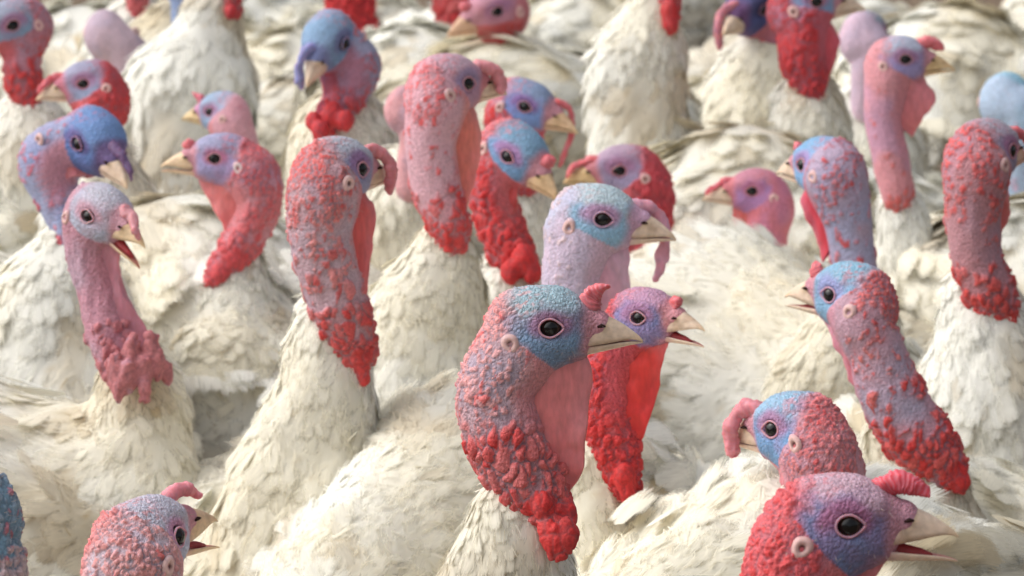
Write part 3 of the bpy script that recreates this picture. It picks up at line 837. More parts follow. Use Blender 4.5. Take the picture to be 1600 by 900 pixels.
        for x_, z_ in zip(ex_, ez_):
            ys = surf_y(x_ * 1.12, z_ * 1.12, sg, 1.8); pts.append([x_, sg * (0.5 * ys + 0.5 * yr + 0.2), z_])
        pts = np.array(pts)
        pts[:, 1] = (pts[:, 1] + np.roll(pts[:, 1], 1) + np.roll(pts[:, 1], -1)) / 3
        ring = np.vstack([pts, pts[:2]])
        lv, lq, ltt, _ = tube([HL(*x_) for x_ in ring], np.full(len(ring), 0.8 * mm), 8, up=R[:, 1])
        lc_ = np.tile(pal['lore'] * 0.5 + pal['eyez'] * 0.3 + lin((225, 175, 180)) * 0.2, (len(lv), 1))
        make_mesh("eyelid", lv - base, [lq], M_WAT, eye, col=lc_)
        # ear: a pale rim round a hollow
        yy = surf_y(-27, -10, sg, 2.5)
        prof = [(0.3, -1.6), (1.4, -1.4), (2.2, -0.5), (3.0, 0.3), (4.2, 0.8), (5.6, 0.8), (7.0, 0.0), (8.2, -1.4)]
        ev = []
        for r_, h_ in prof:
            for a in np.linspace(0, 2 * math.pi, 22, endpoint=False):
                rj = r_ * (1 + 0.10 * math.sin(a * 2 + seed) + 0.06 * math.sin(a * 3 + seed * 2)) * 0.9
                x_, z_ = -27 + rj * 0.82 * math.cos(a), -10 + rj * math.sin(a)
                ev.append([x_, sg * (yy + h_ + 0.0), z_])
        ev = np.array(ev); tlt = (surf_y(-20, -10, sg) - surf_y(-34, -10, sg)) / 14
        ev[:, 1] += sg * np.clip(tlt, -0.6, 0.6) * (ev[:, 0] + 27) * 0.8
        i, j = np.meshgrid(np.arange(len(prof) - 1), np.arange(22), indexing='ij'); i = i.ravel(); j = j.ravel(); j2 = (j + 1) % 22
        eq = np.stack([i * 22 + j, i * 22 + j2, (i + 1) * 22 + j2, (i + 1) * 22 + j], 1)
        if sg > 0: eq = eq[:, ::-1]
        rr_ = np.sqrt((ev[:, 0] + 27) ** 2 + (ev[:, 2] + 10) ** 2)
        ec = mix(lin((120, 88, 84))[None].repeat(len(ev), 0), pal['ear'][None], sstep(1.0, 2.8, rr_))
        ec = mix(ec, (pal['skin'] * 0.6 + pal['ear'] * 0.4)[None], sstep(5.2, 7.6, rr_))
        mk("ear", O + (ev * mm) @ R.T, [eq], M_EAR, col=ec)
    # ---------------- snood
    kind = sp.get('sn', 'up'); sl = sp.get('snl', 1.0); ss = sp.get('sns', side)
    if kind == 'up':
        pts = [(20, 0, 4), (25, 0, 13), (28, 0, 14 + 9 * sl), (34, ss * 1, 14 + 17 * sl), (40, ss * 2, 14 + 21 * sl)]; rad = [9.0, 8.6, 7.2, 4.6, 1.4]
    elif kind == 'fwd':
        pts = [(12, 0, 12), (20, 0, 18), (30, ss * 1, 20.5), (39, ss * 2, 17.5), (46, ss * 3, 12.5)]; rad = [6, 7.8, 7.8, 6.4, 2.2]
    elif kind == 'hang':
        pts = [(20, 0, 8), (27, ss * 3, 14), (38, ss * 9, 12), (43.5, ss * 13, 2), (45, ss * 13.5, -8 * sl), (44.5, ss * 13.5, -22 * sl), (44, ss * 13, -30 * sl)]; rad = [8, 7.5, 6.3, 5.8, 5.6, 5.2, 2.2]
    elif kind == 'long':
        pts = [(20, 0, 8), (28, ss * 3, 13), (42, ss * 9, 9), (50, ss * 11, -6), (52, ss * 11, -30 * sl), (51, ss * 11, -50 * sl), (50, ss * 11, -64 * sl)]; rad = [6, 6, 5, 4.6, 4.6, 4.4, 2]
    elif kind == 'over':   # lies along the ridge of the beak
        pts = [(16, 0, 8), (26, 0, 11), (36, ss * 1, 10.5), (46, ss * 3, 6.5), (54, ss * 5, 1), (58, ss * 6, -5)]; rad = [6, 6, 4.4, 3.6, 3.2, 1.4]
    else:                  # small knob
        pts = [(22, 0, 6), (28, 0, 12), (31, 0, 17), (33, 0, 20)]; rad = [7, 7, 6, 2.5]
    c_ = catmull(np.array([[*p_, r_] for p_, r_ in zip(pts, rad)]), 46 if z < 5 else 26)
    a_, q_, t_, s_ = tube(np.array([HL(*x_) for x_ in c_[:, :3]]), np.abs(c_[:, 3]) * mm * sp.get('snr', 1.0), 16, up=R[:, 1], wrinkle=0.13, wk=2 * math.pi / (0.0052 * S))
    a_ = a_ + (np.stack([vnoise(a_ * 300 + k_ * 9, 3) for k_ in range(3)], 1) - 0.5) * 0.0024 + (np.stack([vnoise(a_ * 90 + k_ * 9, 3) for k_ in range(3)], 1) - 0.5) * 0.004
    rg = np.repeat(s_, 16); rg = np.r_[rg, 0, s_[-1]]
    sc = mix(pal['snood'][None], (pal['snood'] * 0.55 + pal['lore'] * 0.45)[None], 0.5 + 0.5 * np.sin(rg * 2 * math.pi / (0.0026 * S)) * 0.9)
    mk("snood", a_, [q_, t_], M_WAT, col=sc)
    # ---------------- wattle (dewlap) under the throat
    dw = sp.get('dw', 26)
    if dw > 0:
        t1 = sp.get('dt', 0.7); m = 30
        i0 = 3; i1 = max(int(t1 * (NS - 1)), i0 + 4)
        chin = HL(sp.get('chin', 23), 0, -20.5)
        ks = np.linspace(0, 1, 7); outs = [chin]; inns = [HL(4, 0, -14)]; fdp = None
        for t in ks[1:]:
            i = i0 + (i1 - i0) * t
            c0 = np.array([np.interp(i, np.arange(NS), ch[:, c_]) for c_ in range(4)])
            tgt = np.array([np.interp(i, np.arange(NS), tg[:, c_]) for c_ in range(3)]); tgt /= np.linalg.norm(tgt)
            fd = R[:, 0] - tgt * (R[:, 0] @ tgt)
            if fdp is not None: fd = fd / (np.linalg.norm(fd) + 1e-9) * 0.5 + fdp * 0.5
            fd /= np.linalg.norm(fd) + 1e-9; fdp = fd
            w = dw * mm * (1 - t ** 2.2)
            outs.append(c0[:3] + fd * (c0[3] * (0.96 if t < 1 else 0.8) + w)); inns.append(c0[:3] + fd * c0[3] * 0.35)
        if sp.get('dwp'):
            outs = [chin] + [p_[:3] for p_ in conv([(a_, b_, 1, *c_) for a_, b_, *c_ in sp['dwp']])]
        outs = catmull(np.array(outs), m); inns = catmull(np.array(inns), m)
        rings = []
        for i in range(m):
            t = i / (m - 1)
            outer, inner = outs[i], inns[i]
            tgt = outs[min(i + 1, m - 1)] - outs[max(i - 1, 0)]
            wav = (math.sin(t * 9 + seed) * 0.002 + math.sin(t * 23 + seed) * 0.0008)
            half_t = np.linalg.norm(outer - inner) / 2; mc = (inner + outer) / 2; ad = (outer - inner) / (2 * half_t + 1e-9)
            sdv = np.cross(tgt, ad); sdv /= np.linalg.norm(sdv) + 1e-9
            ring = []
            for a in np.linspace(0, 2 * math.pi, 22, endpoint=False):
                ca = math.cos(a)
                th_ = (0.0125 * S * (0.5 - 0.5 * ca) ** 1.1 + 0.0030 * S) * math.sin(a)
                ring.append(mc + ad * half_t * ca + sdv * (th_ + wav * max(ca, 0) ** 2))
            rings.append(ring)
        rv = np.array(rings).reshape(-1, 3); i, j = np.meshgrid(np.arange(m - 1), np.arange(22), indexing='ij'); i = i.ravel(); j = j.ravel(); j2 = (j + 1) % 22
        eq = np.stack([i * 22 + j, i * 22 + j2, (i + 1) * 22 + j2, (i + 1) * 22 + j], 1)
        rv = rv + (np.stack([vnoise(rv * 110 + k_ * 9, 3) for k_ in range(3)], 1) - 0.5) * 0.004
        tt_ = np.repeat(np.linspace(0, 1, m), 22); ca = np.tile(np.cos(np.linspace(0, 2 * math.pi, 22, endpoint=False)), m)
        wc = mix(pal['dew'][None], (pal['dew'] * 0.6 + pal['skin'] * 0.4)[None], sstep(0.3, 1.0, ca) * 0.6)
        wc = mix(wc, pal['lore'][None], 0.5 * (1 - sstep(0, 0.25, tt_)))
        wc = mix(wc, pal['low'][None], sp.get('dred', 0.3) * sstep(0.3, 1.0, tt_ + 0.3 * (fbm(rv * 60, 8, 2) - 0.5)))
        mk("wattle", rv, [eq], M_WAT, col=wc)
    # fine bristles on crown, nape and lores of the nearer birds
    if z < 4.7:
        nb = 260
        cand = np.where((tpar < 0.45) & (np.abs(q[:, 0] - 2) < 60) & (q[:, 2] > -40))[0]
        pk = rng.choice(cand, nb)
        b0 = V[pk]; d = N[pk] + rng.normal(0, 0.45, (nb, 3)) - R[:, 0] * 0.4; d /= np.linalg.norm(d, axis=1, keepdims=True)
        ok = np.linalg.norm((b0 - O) @ R / mm - np.array([0, side * 22, 0]), axis=1) > 12
        b0, d = b0[ok], d[ok]; nb = len(b0)
        L_ = rng.uniform(0.003, 0.0075, (nb, 1)); sd_ = np.cross(d, rng.normal(0, 1, (nb, 3))); sd_ /= np.linalg.norm(sd_, axis=1, keepdims=True)
        tv = np.stack([b0 - sd_ * 0.00016, b0 + sd_ * 0.00016, b0 + d * L_ + N[pk][ok] * 0], 1).reshape(-1, 3)
        mk("bristles", tv, [np.arange(nb * 3).reshape(-1, 3)], M_EAR, col=np.tile(lin((200, 180, 170)), (nb * 3, 1)))
    print("bird %s z=%.2f  %.1fs verts %d feathers %d" % (sp['label'][:30], z, time.time() - t0, len(V), len(Bp)))
    return root
# ------------------------------------------------------------------ the ground
def litter():
    m, t, b = newmat("litter")
    L = t.links.new; N = t.nodes.new
    tc = N("ShaderNodeTexCoord")
    n1 = N("ShaderNodeTexNoise"); n1.inputs["Scale"].default_value = 30; n1.inputs["Detail"].default_value = 8
    L(tc.outputs["Object"], n1.inputs["Vector"])
    c = N("ShaderNodeValToRGB")
    c.color_ramp.elements[0].position = 0.35; c.color_ramp.elements[0].color = (0.07, 0.045, 0.028, 1)
    c.color_ramp.elements[1].position = 0.7; c.color_ramp.elements[1].color = (0.26, 0.18, 0.11, 1)
    L(n1.outputs["Fac"], c.inputs[0]); L(c.outputs[0], b.inputs["Base Color"])
    b.inputs["Roughness"].default_value = 0.95
    bp = N("ShaderNodeBump"); bp.inputs["Distance"].default_value = 0.02; L(n1.outputs["Fac"], bp.inputs["Height"]); L(bp.outputs[0], b.inputs["Normal"])
    return m
g = make_mesh("ground", np.array([[-60, -30, 0], [60, -30, 0], [60, 120, 0], [-60, 120, 0.0]]), [np.array([[0, 1, 2, 3]])], litter())
g['kind'] = 'structure'; g['label'] = 'brown litter floor under the flock'

BLUE = dict(face=(112, 160, 208), crown=(140, 178, 208))
PINK = dict(face=(150, 138, 190), crown=(176, 172, 196))
BIRDS = {
 'main': dict(label='foremost turkey in the middle, blue cheek, beak shut, short pink snood standing up',
   eye=(860, 513, 150), yaw=-4, pitch=0, open=0.5,
   neck=[(800, 562, 66), (778, 612, 64), (790, 680, 62), (826, 750, 54), (860, 806, 34)],
   lobes=[(868, 820, 25, -.012), (856, 828, 17, -.02), (884, 838, 23, -.02), (868, 845, 21, -.02), (874, 858, 14, -.02), (864, 815, 22, -.01), (886, 800, 18, -.01), (848, 790, 20, -.02)],
   fneck=[(800, 755, 34, .012), (802, 810, 52, .015), (800, 870, 72, .02), (794, 950, 108, .03)], heading=-88,
   dw=25, dt=0.84, dwp=[(926, 585), (918, 640), (914, 700), (905, 742), (888, 774)], dens=0.85, red=0.72, redw=0.34, sn='up', snl=0.62, spots=0.15,
   crown=(150, 178, 192), face=(116, 150, 186), car=(226, 156, 156), dew=(226, 130, 132), nape=(228, 146, 146)),
 'b2': dict(label='nearest turkey at the bottom right with open beak and a striped snood bulging forward',
   eye=(1327, 822, 180), yaw=-3, pitch=2, open=15,
   neck=[(1252, 862, 82), (1242, 930, 78), (1250, 1020, 76), (1255, 1100, 70)], fneck=[(1250, 1060, 88), (1250, 1140, 120), (1250, 1240, 170)], heading=-75,
   dw=20, dt=0.6, dens=0.9, red=0.55, sn='fwd', snr=0.88, napeamt=1.2, spots=0.4,
   crown=(196, 158, 176), face=(110, 132, 180), eyez=(178, 100, 140), skin=(205, 110, 125), car=(224, 92, 98), nape=(224, 86, 92), snood=(214, 52, 70), lore=(200, 140, 160)),
 'b3': dict(label='open beaked turkey just behind the foremost one, with a bright scarlet throat',
   eye=(997, 497, 106), z=4.0, yaw=-36, pitch=2, open=17,
   neck=[(962, 545, 44), (950, 620, 40), (962, 700, 36), (978, 760, 22)], lobes=[(984, 794, 11, -.01), (982, 772, 15, -.01), (976, 745, 19, -.01)],
   fneck=[(935, 690, 34, .02), (930, 760, 50, .03), (932, 840, 66, .03), (925, 950, 120, .05)], heading=-85,
   dw=40, dt=0.7, dwp=[(1032, 590), (1020, 640), (1002, 690)], dens=0.9, red=0.25, redw=0.4, sn='knob', dred=0.9,
   face=(118, 130, 184), crown=(190, 140, 170), skin=(196, 90, 100), car=(206, 70, 76), low=(206, 30, 30), dew=(222, 52, 44), lore=(214, 140, 150)),
 'b4': dict(label='turkey facing left behind the nearest one, pink snood drooping past its beak',
   eye=(1206, 671, 135), yaw=142, pitch=-6, open=1,
   neck=[(1278, 712, 62), (1290, 775, 62), (1278, 850, 62), (1270, 960, 60)], fneck=[(1275, 900, 66), (1280, 980, 90), (1290, 1080, 130)], heading=60,
   dw=22, dt=0.5, dens=0.85, red=1.2, sn='hang', snl=0.75, snr=1.0, napeamt=1.3, **{**BLUE, 'face': (98, 150, 200)}, skin=(200, 140, 155), nape=(226, 104, 108), car=(216, 120, 122), dew=(214, 130, 142), snood=(206, 120, 130)),
 'b5': dict(label='turkey at the right, sky blue face turned away left, long neck reddening downwards',
   eye=(1297, 461, 122), yaw=141, pitch=2, open=8,
   neck=[(1344, 500, 47), (1368, 552, 45), (1390, 615, 50), (1434, 682, 50), (1474, 730, 34)], lobes=[(1500, 752, 18, -.01), (1484, 735, 20, -.01)],
   fneck=[(1400, 660, 46, .03), (1425, 730, 66, .03), (1435, 810, 84, .03), (1440, 920, 130, .03)], heading=-84,
   dwp=[(1306, 540, .0), (1325, 590, .0), (1345, 612, 0)], dw=20, dt=0.5, dens=0.42, red=0.7, redw=0.25, sn='knob', napeamt=1.2, spots=0.3,
   face=(126, 176, 214), crown=(130, 178, 206), eyez=(150, 150, 205), skin=(190, 150, 168), car=(220, 120, 116), nape=(226, 92, 92), low=(216, 36, 36), dew=(210, 130, 150)),
 'b6': dict(label='turkey with a light blue head facing left above the right hand bird, crimson wattle',
   eye=(1255, 258, 106), yaw=130, pitch=-4, open=1,
   neck=[(1304, 280, 50), (1322, 345, 38), (1334, 410, 34), (1352, 480, 32)], fneck=[(1345, 470, 40), (1335, 540, 70), (1310, 620, 100)], heading=-110, shift=(0.0, 0.1),
   dwp=[(1252, 320), (1272, 370), (1288, 412)], dw=20, dt=0.62, dens=0.42, red=0.85, redw=0.3, sn='knob', snr=0.8,
   face=(118, 170, 220), crown=(118, 170, 212), eyez=(170, 130, 190), skin=(176, 156, 182), car=(206, 110, 120), nape=(214, 90, 96), dew=(206, 60, 84)),
 'b7': dict(label='tall pink necked turkey in profile facing right, pale yellow beak and curled snood',
   eye=(1415, 93, 84), z=5.5, yaw=-2, pitch=-3, open=1,
   neck=[(1386, 128, 36), (1380, 185, 30), (1392, 250, 29), (1402, 300, 26), (1406, 322, 12)], fneck=[(1404, 305, 34, .02), (1412, 370, 40, .02), (1418, 440, 52, .02), (1420, 520, 90, .03)], heading=-80,
   dwp=[(1462, 150), (1444, 185), (1424, 215)], dw=20, dt=0.5, dens=0.25, red=0.85, redw=0.4, sn='fwd', snl=0.5, napeamt=0.2, amp=0.6, spots=0.05,
   face=(160, 150, 206), crown=(170, 176, 200), skin=(214, 142, 152), car=(214, 110, 110), low=(216, 86, 80), dew=(220, 130, 140), beak=(226, 196, 150)),
 'b8': dict(label='turkey by the right edge looking away right, with knobbly red nape and ringed ear',
   eye=(1580, 236, 120), z=4.6, yaw=52, pitch=-2, open=0,
   neck=[(1522, 272, 52), (1518, 335, 43), (1524, 400, 40), (1545, 455, 38), (1568, 492, 24)], lobes=[(1584, 512, 12, -.01), (1577, 498, 16, -.01), (1560, 478, 18, -.01)],
   fneck=[(1528, 430, 40, .02), (1538, 500, 62, .02), (1545, 590, 92, .02), (1550, 700, 140, .03)], heading=-92,
   dwp=[(1580, 320), (1566, 360), (1560, 400)], dw=16, dt=0.6, dens=0.48, red=0.78, redw=0.4, sn='long', snr=0.8, napeamt=0.6, spots=0.4,
   face=(150, 140, 170), crown=(170, 160, 178), eyez=(180, 110, 160), skin=(186, 132, 142), car=(216, 112, 112), nape=(224, 78, 78), low=(214, 54, 48)),
 'b9': dict(label='small pink headed turkey facing left with violet cheek, low among the white backs',
   eye=(1175, 299, 80), z=5.6, yaw=182, pitch=-2, open=0,
   neck=[(1206, 325, 36), (1196, 375, 34), (1196, 440, 36)], fneck=[(1196, 430, 42), (1200, 500, 60), (1205, 560, 80)], heading=100,
   dwp=[(1146, 350), (1160, 375), (1172, 395)], dw=20, dt=0.5, dens=0.1, red=0.9, sn='over', napeamt=0.3, amp=0.5, spots=0.0,
   face=(170, 128, 186), crown=(200, 128, 150), eyez=(190, 110, 150), skin=(206, 110, 124), car=(206, 104, 116), nape=(206, 104, 116), dew=(216, 100, 96), lore=(214, 120, 130), snood=(212, 96, 112)),
 'b10': dict(label='turkey facing left with grey eye and red nape, behind the powder blue head',
   eye=(968, 267, 92), yaw=184, pitch=-4, open=0,
   neck=[(1003, 295, 46), (1010, 345, 38), (1010, 420, 36)], fneck=[(1010, 410, 44), (1010, 480, 60), (1010, 560, 80)], heading=80,
   dw=10, dt=0.5, dens=0.7, red=0.15, redw=0.4, sn='over', napeamt=1.2, spots=0.3,
   face=(150, 140, 176), crown=(184, 156, 180), skin=(206, 100, 112), car=(210, 84, 92), nape=(210, 80, 84), low=(206, 60, 72), lore=(214, 130, 140), beak=(232, 200, 150)),
 'b11': dict(label='turkey with powder blue face and lilac neck looking right over the foremost bird',
   eye=(942, 343, 122), z=4.35, yaw=-5, pitch=-7, open=0.5,
   neck=[(903, 385, 52), (893, 440, 46), (900, 520, 44), (905, 600, 44)], fneck=[(900, 560, 50), (900, 640, 70), (895, 740, 100)], heading=-85,
   dwp=[(985, 440), (990, 500), (950, 560)], dw=20, dt=0.6, dens=0.5, red=0.9, redw=0.4, sn='long', snl=0.8, sns=1, napeamt=0.3, amp=0.7, spots=0.05,
   face=(142, 192, 224), crown=(176, 196, 206), eyez=(200, 140, 186), skin=(202, 184, 208), car=(222, 196, 206), nape=(224, 196, 200), lore=(206, 160, 190), dew=(216, 170, 190), low=(220, 60, 70), snood=(216, 150, 170)),
 'b12': dict(label='blue turkey half hidden behind another blue one, thin snood trailing off its beak',
   eye=(820, 167, 90), z=5.5, yaw=-22, pitch=-18, open=0,
   neck=[(792, 200, 34), (800, 240, 28), (820, 280, 26)], fneck=[(815, 290, 34, .03), (812, 340, 50, .04), (808, 400, 80, .04)], heading=-80,
   dwp=[(850, 220), (852, 240), (838, 255)], dw=20, dt=0.5, dens=0.5, red=0.3, sn='long', snr=0.75, snl=0.9, sns=1, dred=0.9,
   face=(120, 160, 226), crown=(130, 150, 186), eyez=(150, 100, 170), skin=(206, 160, 186), car=(210, 90, 100), dew=(206, 40, 50), beak=(230, 196, 160)),
 'b13': dict(label='turkey with a vivid blue head bent down over its long blood red neck caruncles',
   eye=(793, 245, 104), z=5.0, yaw=-40, pitch=-32, open=0,
   neck=[(768, 285, 38), (775, 330, 34), (792, 380, 33), (808, 415, 28)], lobes=[(832, 425, 17, -.02), (798, 425, 17, -.02), (818, 405, 20, -.02)],
   fneck=[(800, 400, 34, .03), (800, 450, 52, .03), (800, 520, 84, .04)], heading=-80,
   dw=12, dt=0.7, dens=0.9, red=0.32, redw=0.35, sn='knob', spots=0.4,
   face=(110, 164, 212), crown=(120, 162, 196), eyez=(180, 120, 180), skin=(206, 130, 140), car=(216, 90, 92), low=(214, 32, 36), dew=(200, 60, 60), beak=(228, 196, 156)),
 'b14': dict(label='tall pale pink turkey with a speckled neck, salmon wattle and snood across its beak',
   eye=(730, 131, 110), yaw=36, pitch=-3, open=0,
   neck=[(682, 165, 48), (674, 225, 41), (682, 290, 38), (700, 345, 32), (708, 378, 22)], lobes=[(704, 372, 16, -.01)],
   fneck=[(700, 350, 30, .02), (692, 405, 46, .02), (680, 460, 68, .02), (660, 540, 105, .03)], heading=-88,
   dwp=[(752, 200), (746, 260), (732, 320), (720, 360)], dw=20, dt=0.85, dens=0.38, red=0.72, redw=0.25, sn='hang', snl=0.35, napeamt=0.9, spots=0.25, amp=0.8,
   face=(196, 138, 160), crown=(196, 160, 178), eyez=(160, 140, 180), skin=(214, 164, 178), car=(222, 110, 112), nape=(228, 122, 130), low=(218, 44, 42), dew=(226, 122, 108), snood=(216, 140, 148), lore=(216, 130, 140)),
 'b15': dict(label='tall turkey left of the middle, knobbly red nape, snood hooked over its beak',
   eye=(563, 265, 122), yaw=46, pitch=-4, open=0,
   neck=[(508, 300, 57), (502, 365, 51), (516, 432, 47), (538, 500, 42), (560, 556, 24)], lobes=[(568, 592, 11, -.01), (564, 572, 15, -.01), (560, 552, 17, -.01)],
   fneck=[(515, 470, 40, .02), (512, 540, 60, .02), (508, 620, 70, .02), (497, 710, 96, .03), (480, 810, 138, .03)], heading=-82,
   dwp=[(586, 330), (583, 390), (574, 450), (566, 500)], dw=20, dt=0.75, dens=0.5, red=0.75, redw=0.35, sn='hang', snl=0.75, snr=0.9, napeamt=1.0, spots=0.3,
   face=(146, 148, 182), crown=(176, 180, 196), eyez=(160, 110, 165), skin=(190, 158, 170), car=(222, 138, 138), nape=(224, 96, 94), low=(206, 50, 48), dew=(216, 88, 86), snood=(206, 118, 124)),
 'b16': dict(label='turkey facing left with parted beak, rosy S shaped neck and white ear ring',
   eye=(335, 248, 90), z=5.1, yaw=180, pitch=0, open=5,
   neck=[(392, 272, 44), (404, 318, 36), (388, 362, 32), (360, 405, 26), (336, 435, 16)], lobes=[(345, 425, 15, -.01), (368, 402, 17, -.01)],
   fneck=[(376, 400, 30, .02), (370, 455, 46, .02), (372, 530, 62, .02), (375, 620, 90, .03)], heading=252, hz=0.45,
   dwp=[(330, 320), (348, 355), (362, 380)], dw=20, dt=0.55, dens=0.75, red=0.72, redw=0.6, sn='knob', napeamt=1.0, spots=0.4,
   face=(166, 160, 210), crown=(160, 160, 196), eyez=(206, 110, 150), skin=(206, 138, 150), car=(222, 118, 124), nape=(220, 86, 94), low=(222, 70, 78), dew=(222, 120, 120), beak=(232, 204, 170), ear=(226, 206, 206)),
 'b17': dict(label='gaping turkey on the left with wrinkled mauve neck swelling into pale red lobes',
   eye=(137, 338, 108), z=4.4, yaw=-46, pitch=-14, open=24,
   neck=[(138, 395, 38), (152, 455, 34), (168, 515, 36), (188, 568, 36)], lobes=[(180, 582, 19, -.025), (200, 588, 19, -.03), (224, 582, 18, -.025), (246, 566, 17, -.02), (262, 584, 13, -.015), (186, 612, 13, -.03), (226, 608, 13, -.03), (238, 548, 17, -.02), (206, 560, 22, -.02)], lobz=(0.72, 0.72, 1.55), wr=2.6,
   fneck=[(205, 570, 44, .03), (222, 630, 62, .03), (215, 710, 84, .03), (200, 800, 120, .03)], heading=-15, hz=0.45, shift=(-0.05, 0.03),
   dwp=[(192, 445), (218, 500), (244, 548), (256, 580)], dw=18, dt=0.95, dens=0.25, red=0.9, redw=0.3, sn='over', snl=0.6, napeamt=0.1, spots=0.0, amp=0.9,
   face=(176, 184, 206), crown=(186, 184, 200), eyez=(206, 150, 170), skin=(190, 132, 150), car=(196, 110, 122), nape=(186, 170, 190), low=(190, 112, 116), dew=(190, 120, 136), lore=(206, 150, 166), snood=(196, 130, 136), beak=(226, 200, 164)),
 'b18': dict(label='deep blue headed turkey on the left with head tucked down behind the gaping bird',
   eye=(122, 225, 112), z=4.9, yaw=-56, pitch=-26, open=0,
   neck=[(76, 248, 50), (84, 300, 37), (108, 350, 34), (120, 410, 34)], fneck=[(118, 370, 40, .03), (110, 430, 66, .03), (90, 500, 110, .03)], heading=-45, hz=0.48,
   dw=14, dt=0.5, dens=0.45, red=1.1, sn='over', snl=0.4, sns=1, napeamt=0.3, amp=0.7, spots=0.35,
   face=(96, 130, 196), crown=(104, 140, 196), eyez=(110, 90, 150), skin=(150, 156, 192), car=(206, 130, 150), nape=(212, 100, 116), lore=(110, 90, 140), snood=(110, 80, 120)),
 'b19': dict(label='turkey at the top left corner looking left, blue head over a slender red neck',
   eye=(20, 40, 92), z=5.7, yaw=200, pitch=-20, open=0,
   neck=[(36, 75, 30), (34, 115, 28), (44, 160, 18)], lobes=[(44, 172, 10)], fneck=[(48, 150, 24, .03), (48, 200, 44, .03), (46, 260, 80, .03)], heading=-95,
   dwp=[(4, 90), (14, 125), (28, 150)], dw=12, dt=0.8, dens=0.4, red=0.6, sn='knob', napeamt=0.2, spots=0.2, face=(120, 156, 186), crown=(150, 156, 180), skin=(186, 120, 136), car=(200, 80, 84), low=(206, 44, 46), dew=(210, 64, 60)),
 'b20': dict(label='turkey facing left with round crimson nape and a thin red snood lying along its beak',
   eye=(130, 131, 82), z=5.6, yaw=184, pitch=-10, open=0,
   neck=[(160, 158, 42), (152, 195, 32), (160, 250, 30)], fneck=[(158, 240, 38, .03), (160, 300, 60, .03), (165, 360, 90, .03)], heading=120,
   dw=12, dt=0.5, dens=0.6, red=0.2, redw=0.4, sn='over', napeamt=1.2, spots=0.5, face=(140, 156, 190), crown=(160, 160, 190), skin=(206, 96, 106), car=(206, 70, 78), nape=(208, 64, 72), low=(206, 56, 62), snood=(206, 90, 100), lore=(206, 120, 140)),
 'b21': dict(label='small rose and blue headed turkey facing left, above the bird with the white ear ring',
   eye=(328, 175, 74), z=5.7, yaw=150, pitch=-4, open=0,
   neck=[(362, 198, 34), (376, 240, 32), (380, 300, 30)], fneck=[(380, 290, 40, .03), (380, 350, 60, .03), (380, 420, 90, .03)], heading=120,
   dw=8, dt=0.5, dens=0.2, red=1.2, sn='up', snl=0.5, snr=0.8, napeamt=0.5, amp=0.5, spots=0.1, face=(136, 176, 212), crown=(150, 176, 206), skin=(216, 156, 170), car=(216, 140, 156), nape=(212, 116, 132), lore=(214, 150, 190), beak=(240, 214, 168)),
 'b22': dict(label='turkey seen from behind near the top left, only its plain grey lilac nape showing',
   eye=(196, 62, 84), z=6.8, yaw=88, pitch=-45, open=0,
   neck=[(199, 88, 36), (204, 125, 33), (214, 190, 28)], fneck=[(212, 140, 36, .04), (212, 180, 60, .05), (212, 230, 90, .05)], heading=90,
   dw=0, dens=0.0, red=1.3, sn='knob', napeamt=0.0, amp=0.3, spots=0.0, crown=(160, 152, 186), face=(150, 150, 186), skin=(196, 168, 182), nape=(190, 168, 186), car=(196, 168, 182)),
 'b23': dict(label='turkey hanging its blue head down to the left above scarlet lobes, near the top',
   eye=(537, 68, 97), z=5.5, yaw=248, pitch=-32, open=0,
   neck=[(556, 100, 38), (545, 140, 32), (528, 170, 26), (512, 190, 20)], lobes=[(500, 205, 14, -.03), (490, 190, 14, -.02), (540, 188, 14, -.03), (520, 180, 18, -.02), (502, 218, 9, -.03)],
   fneck=[(545, 160, 40, .05), (535, 210, 62, .06), (540, 270, 90, .06)], heading=-105, 
   dwp=[(505, 145), (494, 170), (490, 195)], dw=12, dt=0.8, dens=0.6, red=0.62, redw=0.3, sn='long', snl=0.35, sns=-1, snr=1.0, napeamt=0.1, face=(120, 156, 196), crown=(130, 164, 200), eyez=(110, 110, 160), skin=(150, 150, 180), car=(200, 100, 110), low=(206, 36, 42), dew=(190, 90, 110), snood=(140, 140, 196), lore=(130, 140, 190)),
 'b24': dict(label='turkey at the top edge left of the centre, showing just a wide red neck',
   eye=(590, -78, 100), z=7.9, yaw=10, pitch=0,
   neck=[(552, -40, 38), (548, 0, 36), (552, 50, 32)], fneck=[(552, 40, 40, .04), (552, 90, 60, .05), (555, 150, 90, .05)], heading=60,
   dw=20, dt=0.8, dens=0.6, red=0.3, sn='knob', skin=(200, 60, 66), car=(210, 50, 56), low=(206, 30, 40), dew=(206, 60, 66)),
 'b25': dict(label="turkey at the top edge whose blotched red neck passes behind another one's beak",
   eye=(745, -62, 88), z=7.9, yaw=0, neck=[(712, -30, 32), (708, 10, 28), (716, 60, 26)], fneck=[(716, 45, 32, .04), (716, 100, 60, .05), (716, 160, 90, .05)], heading=70,
   dw=14, dt=0.8, dens=0.6, red=0.3, sn='knob', skin=(196, 80, 92), low=(206, 40, 44), dew=(206, 50, 56)),
 'b26': dict(label='pink faced turkey at the top edge peering down left on a thin red neck',
   eye=(777, 18, 86), z=7.0, yaw=205, pitch=-18, open=0,
   neck=[(782, 45, 26), (772, 85, 17), (770, 115, 16)], fneck=[(775, 105, 22, .03), (785, 150, 44, .03), (800, 210, 80, .03)], heading=-80,
   dw=4, dt=0.8, dens=0.3, red=0.4, sn='knob', napeamt=0.2, amp=0.5, face=(196, 130, 150), crown=(200, 140, 160), skin=(206, 110, 116), car=(206, 80, 84), low=(196, 60, 60), beak=(222, 180, 150)),
 'b27': dict(label='turkey at the top right with long deep red neck, its head at the edge',
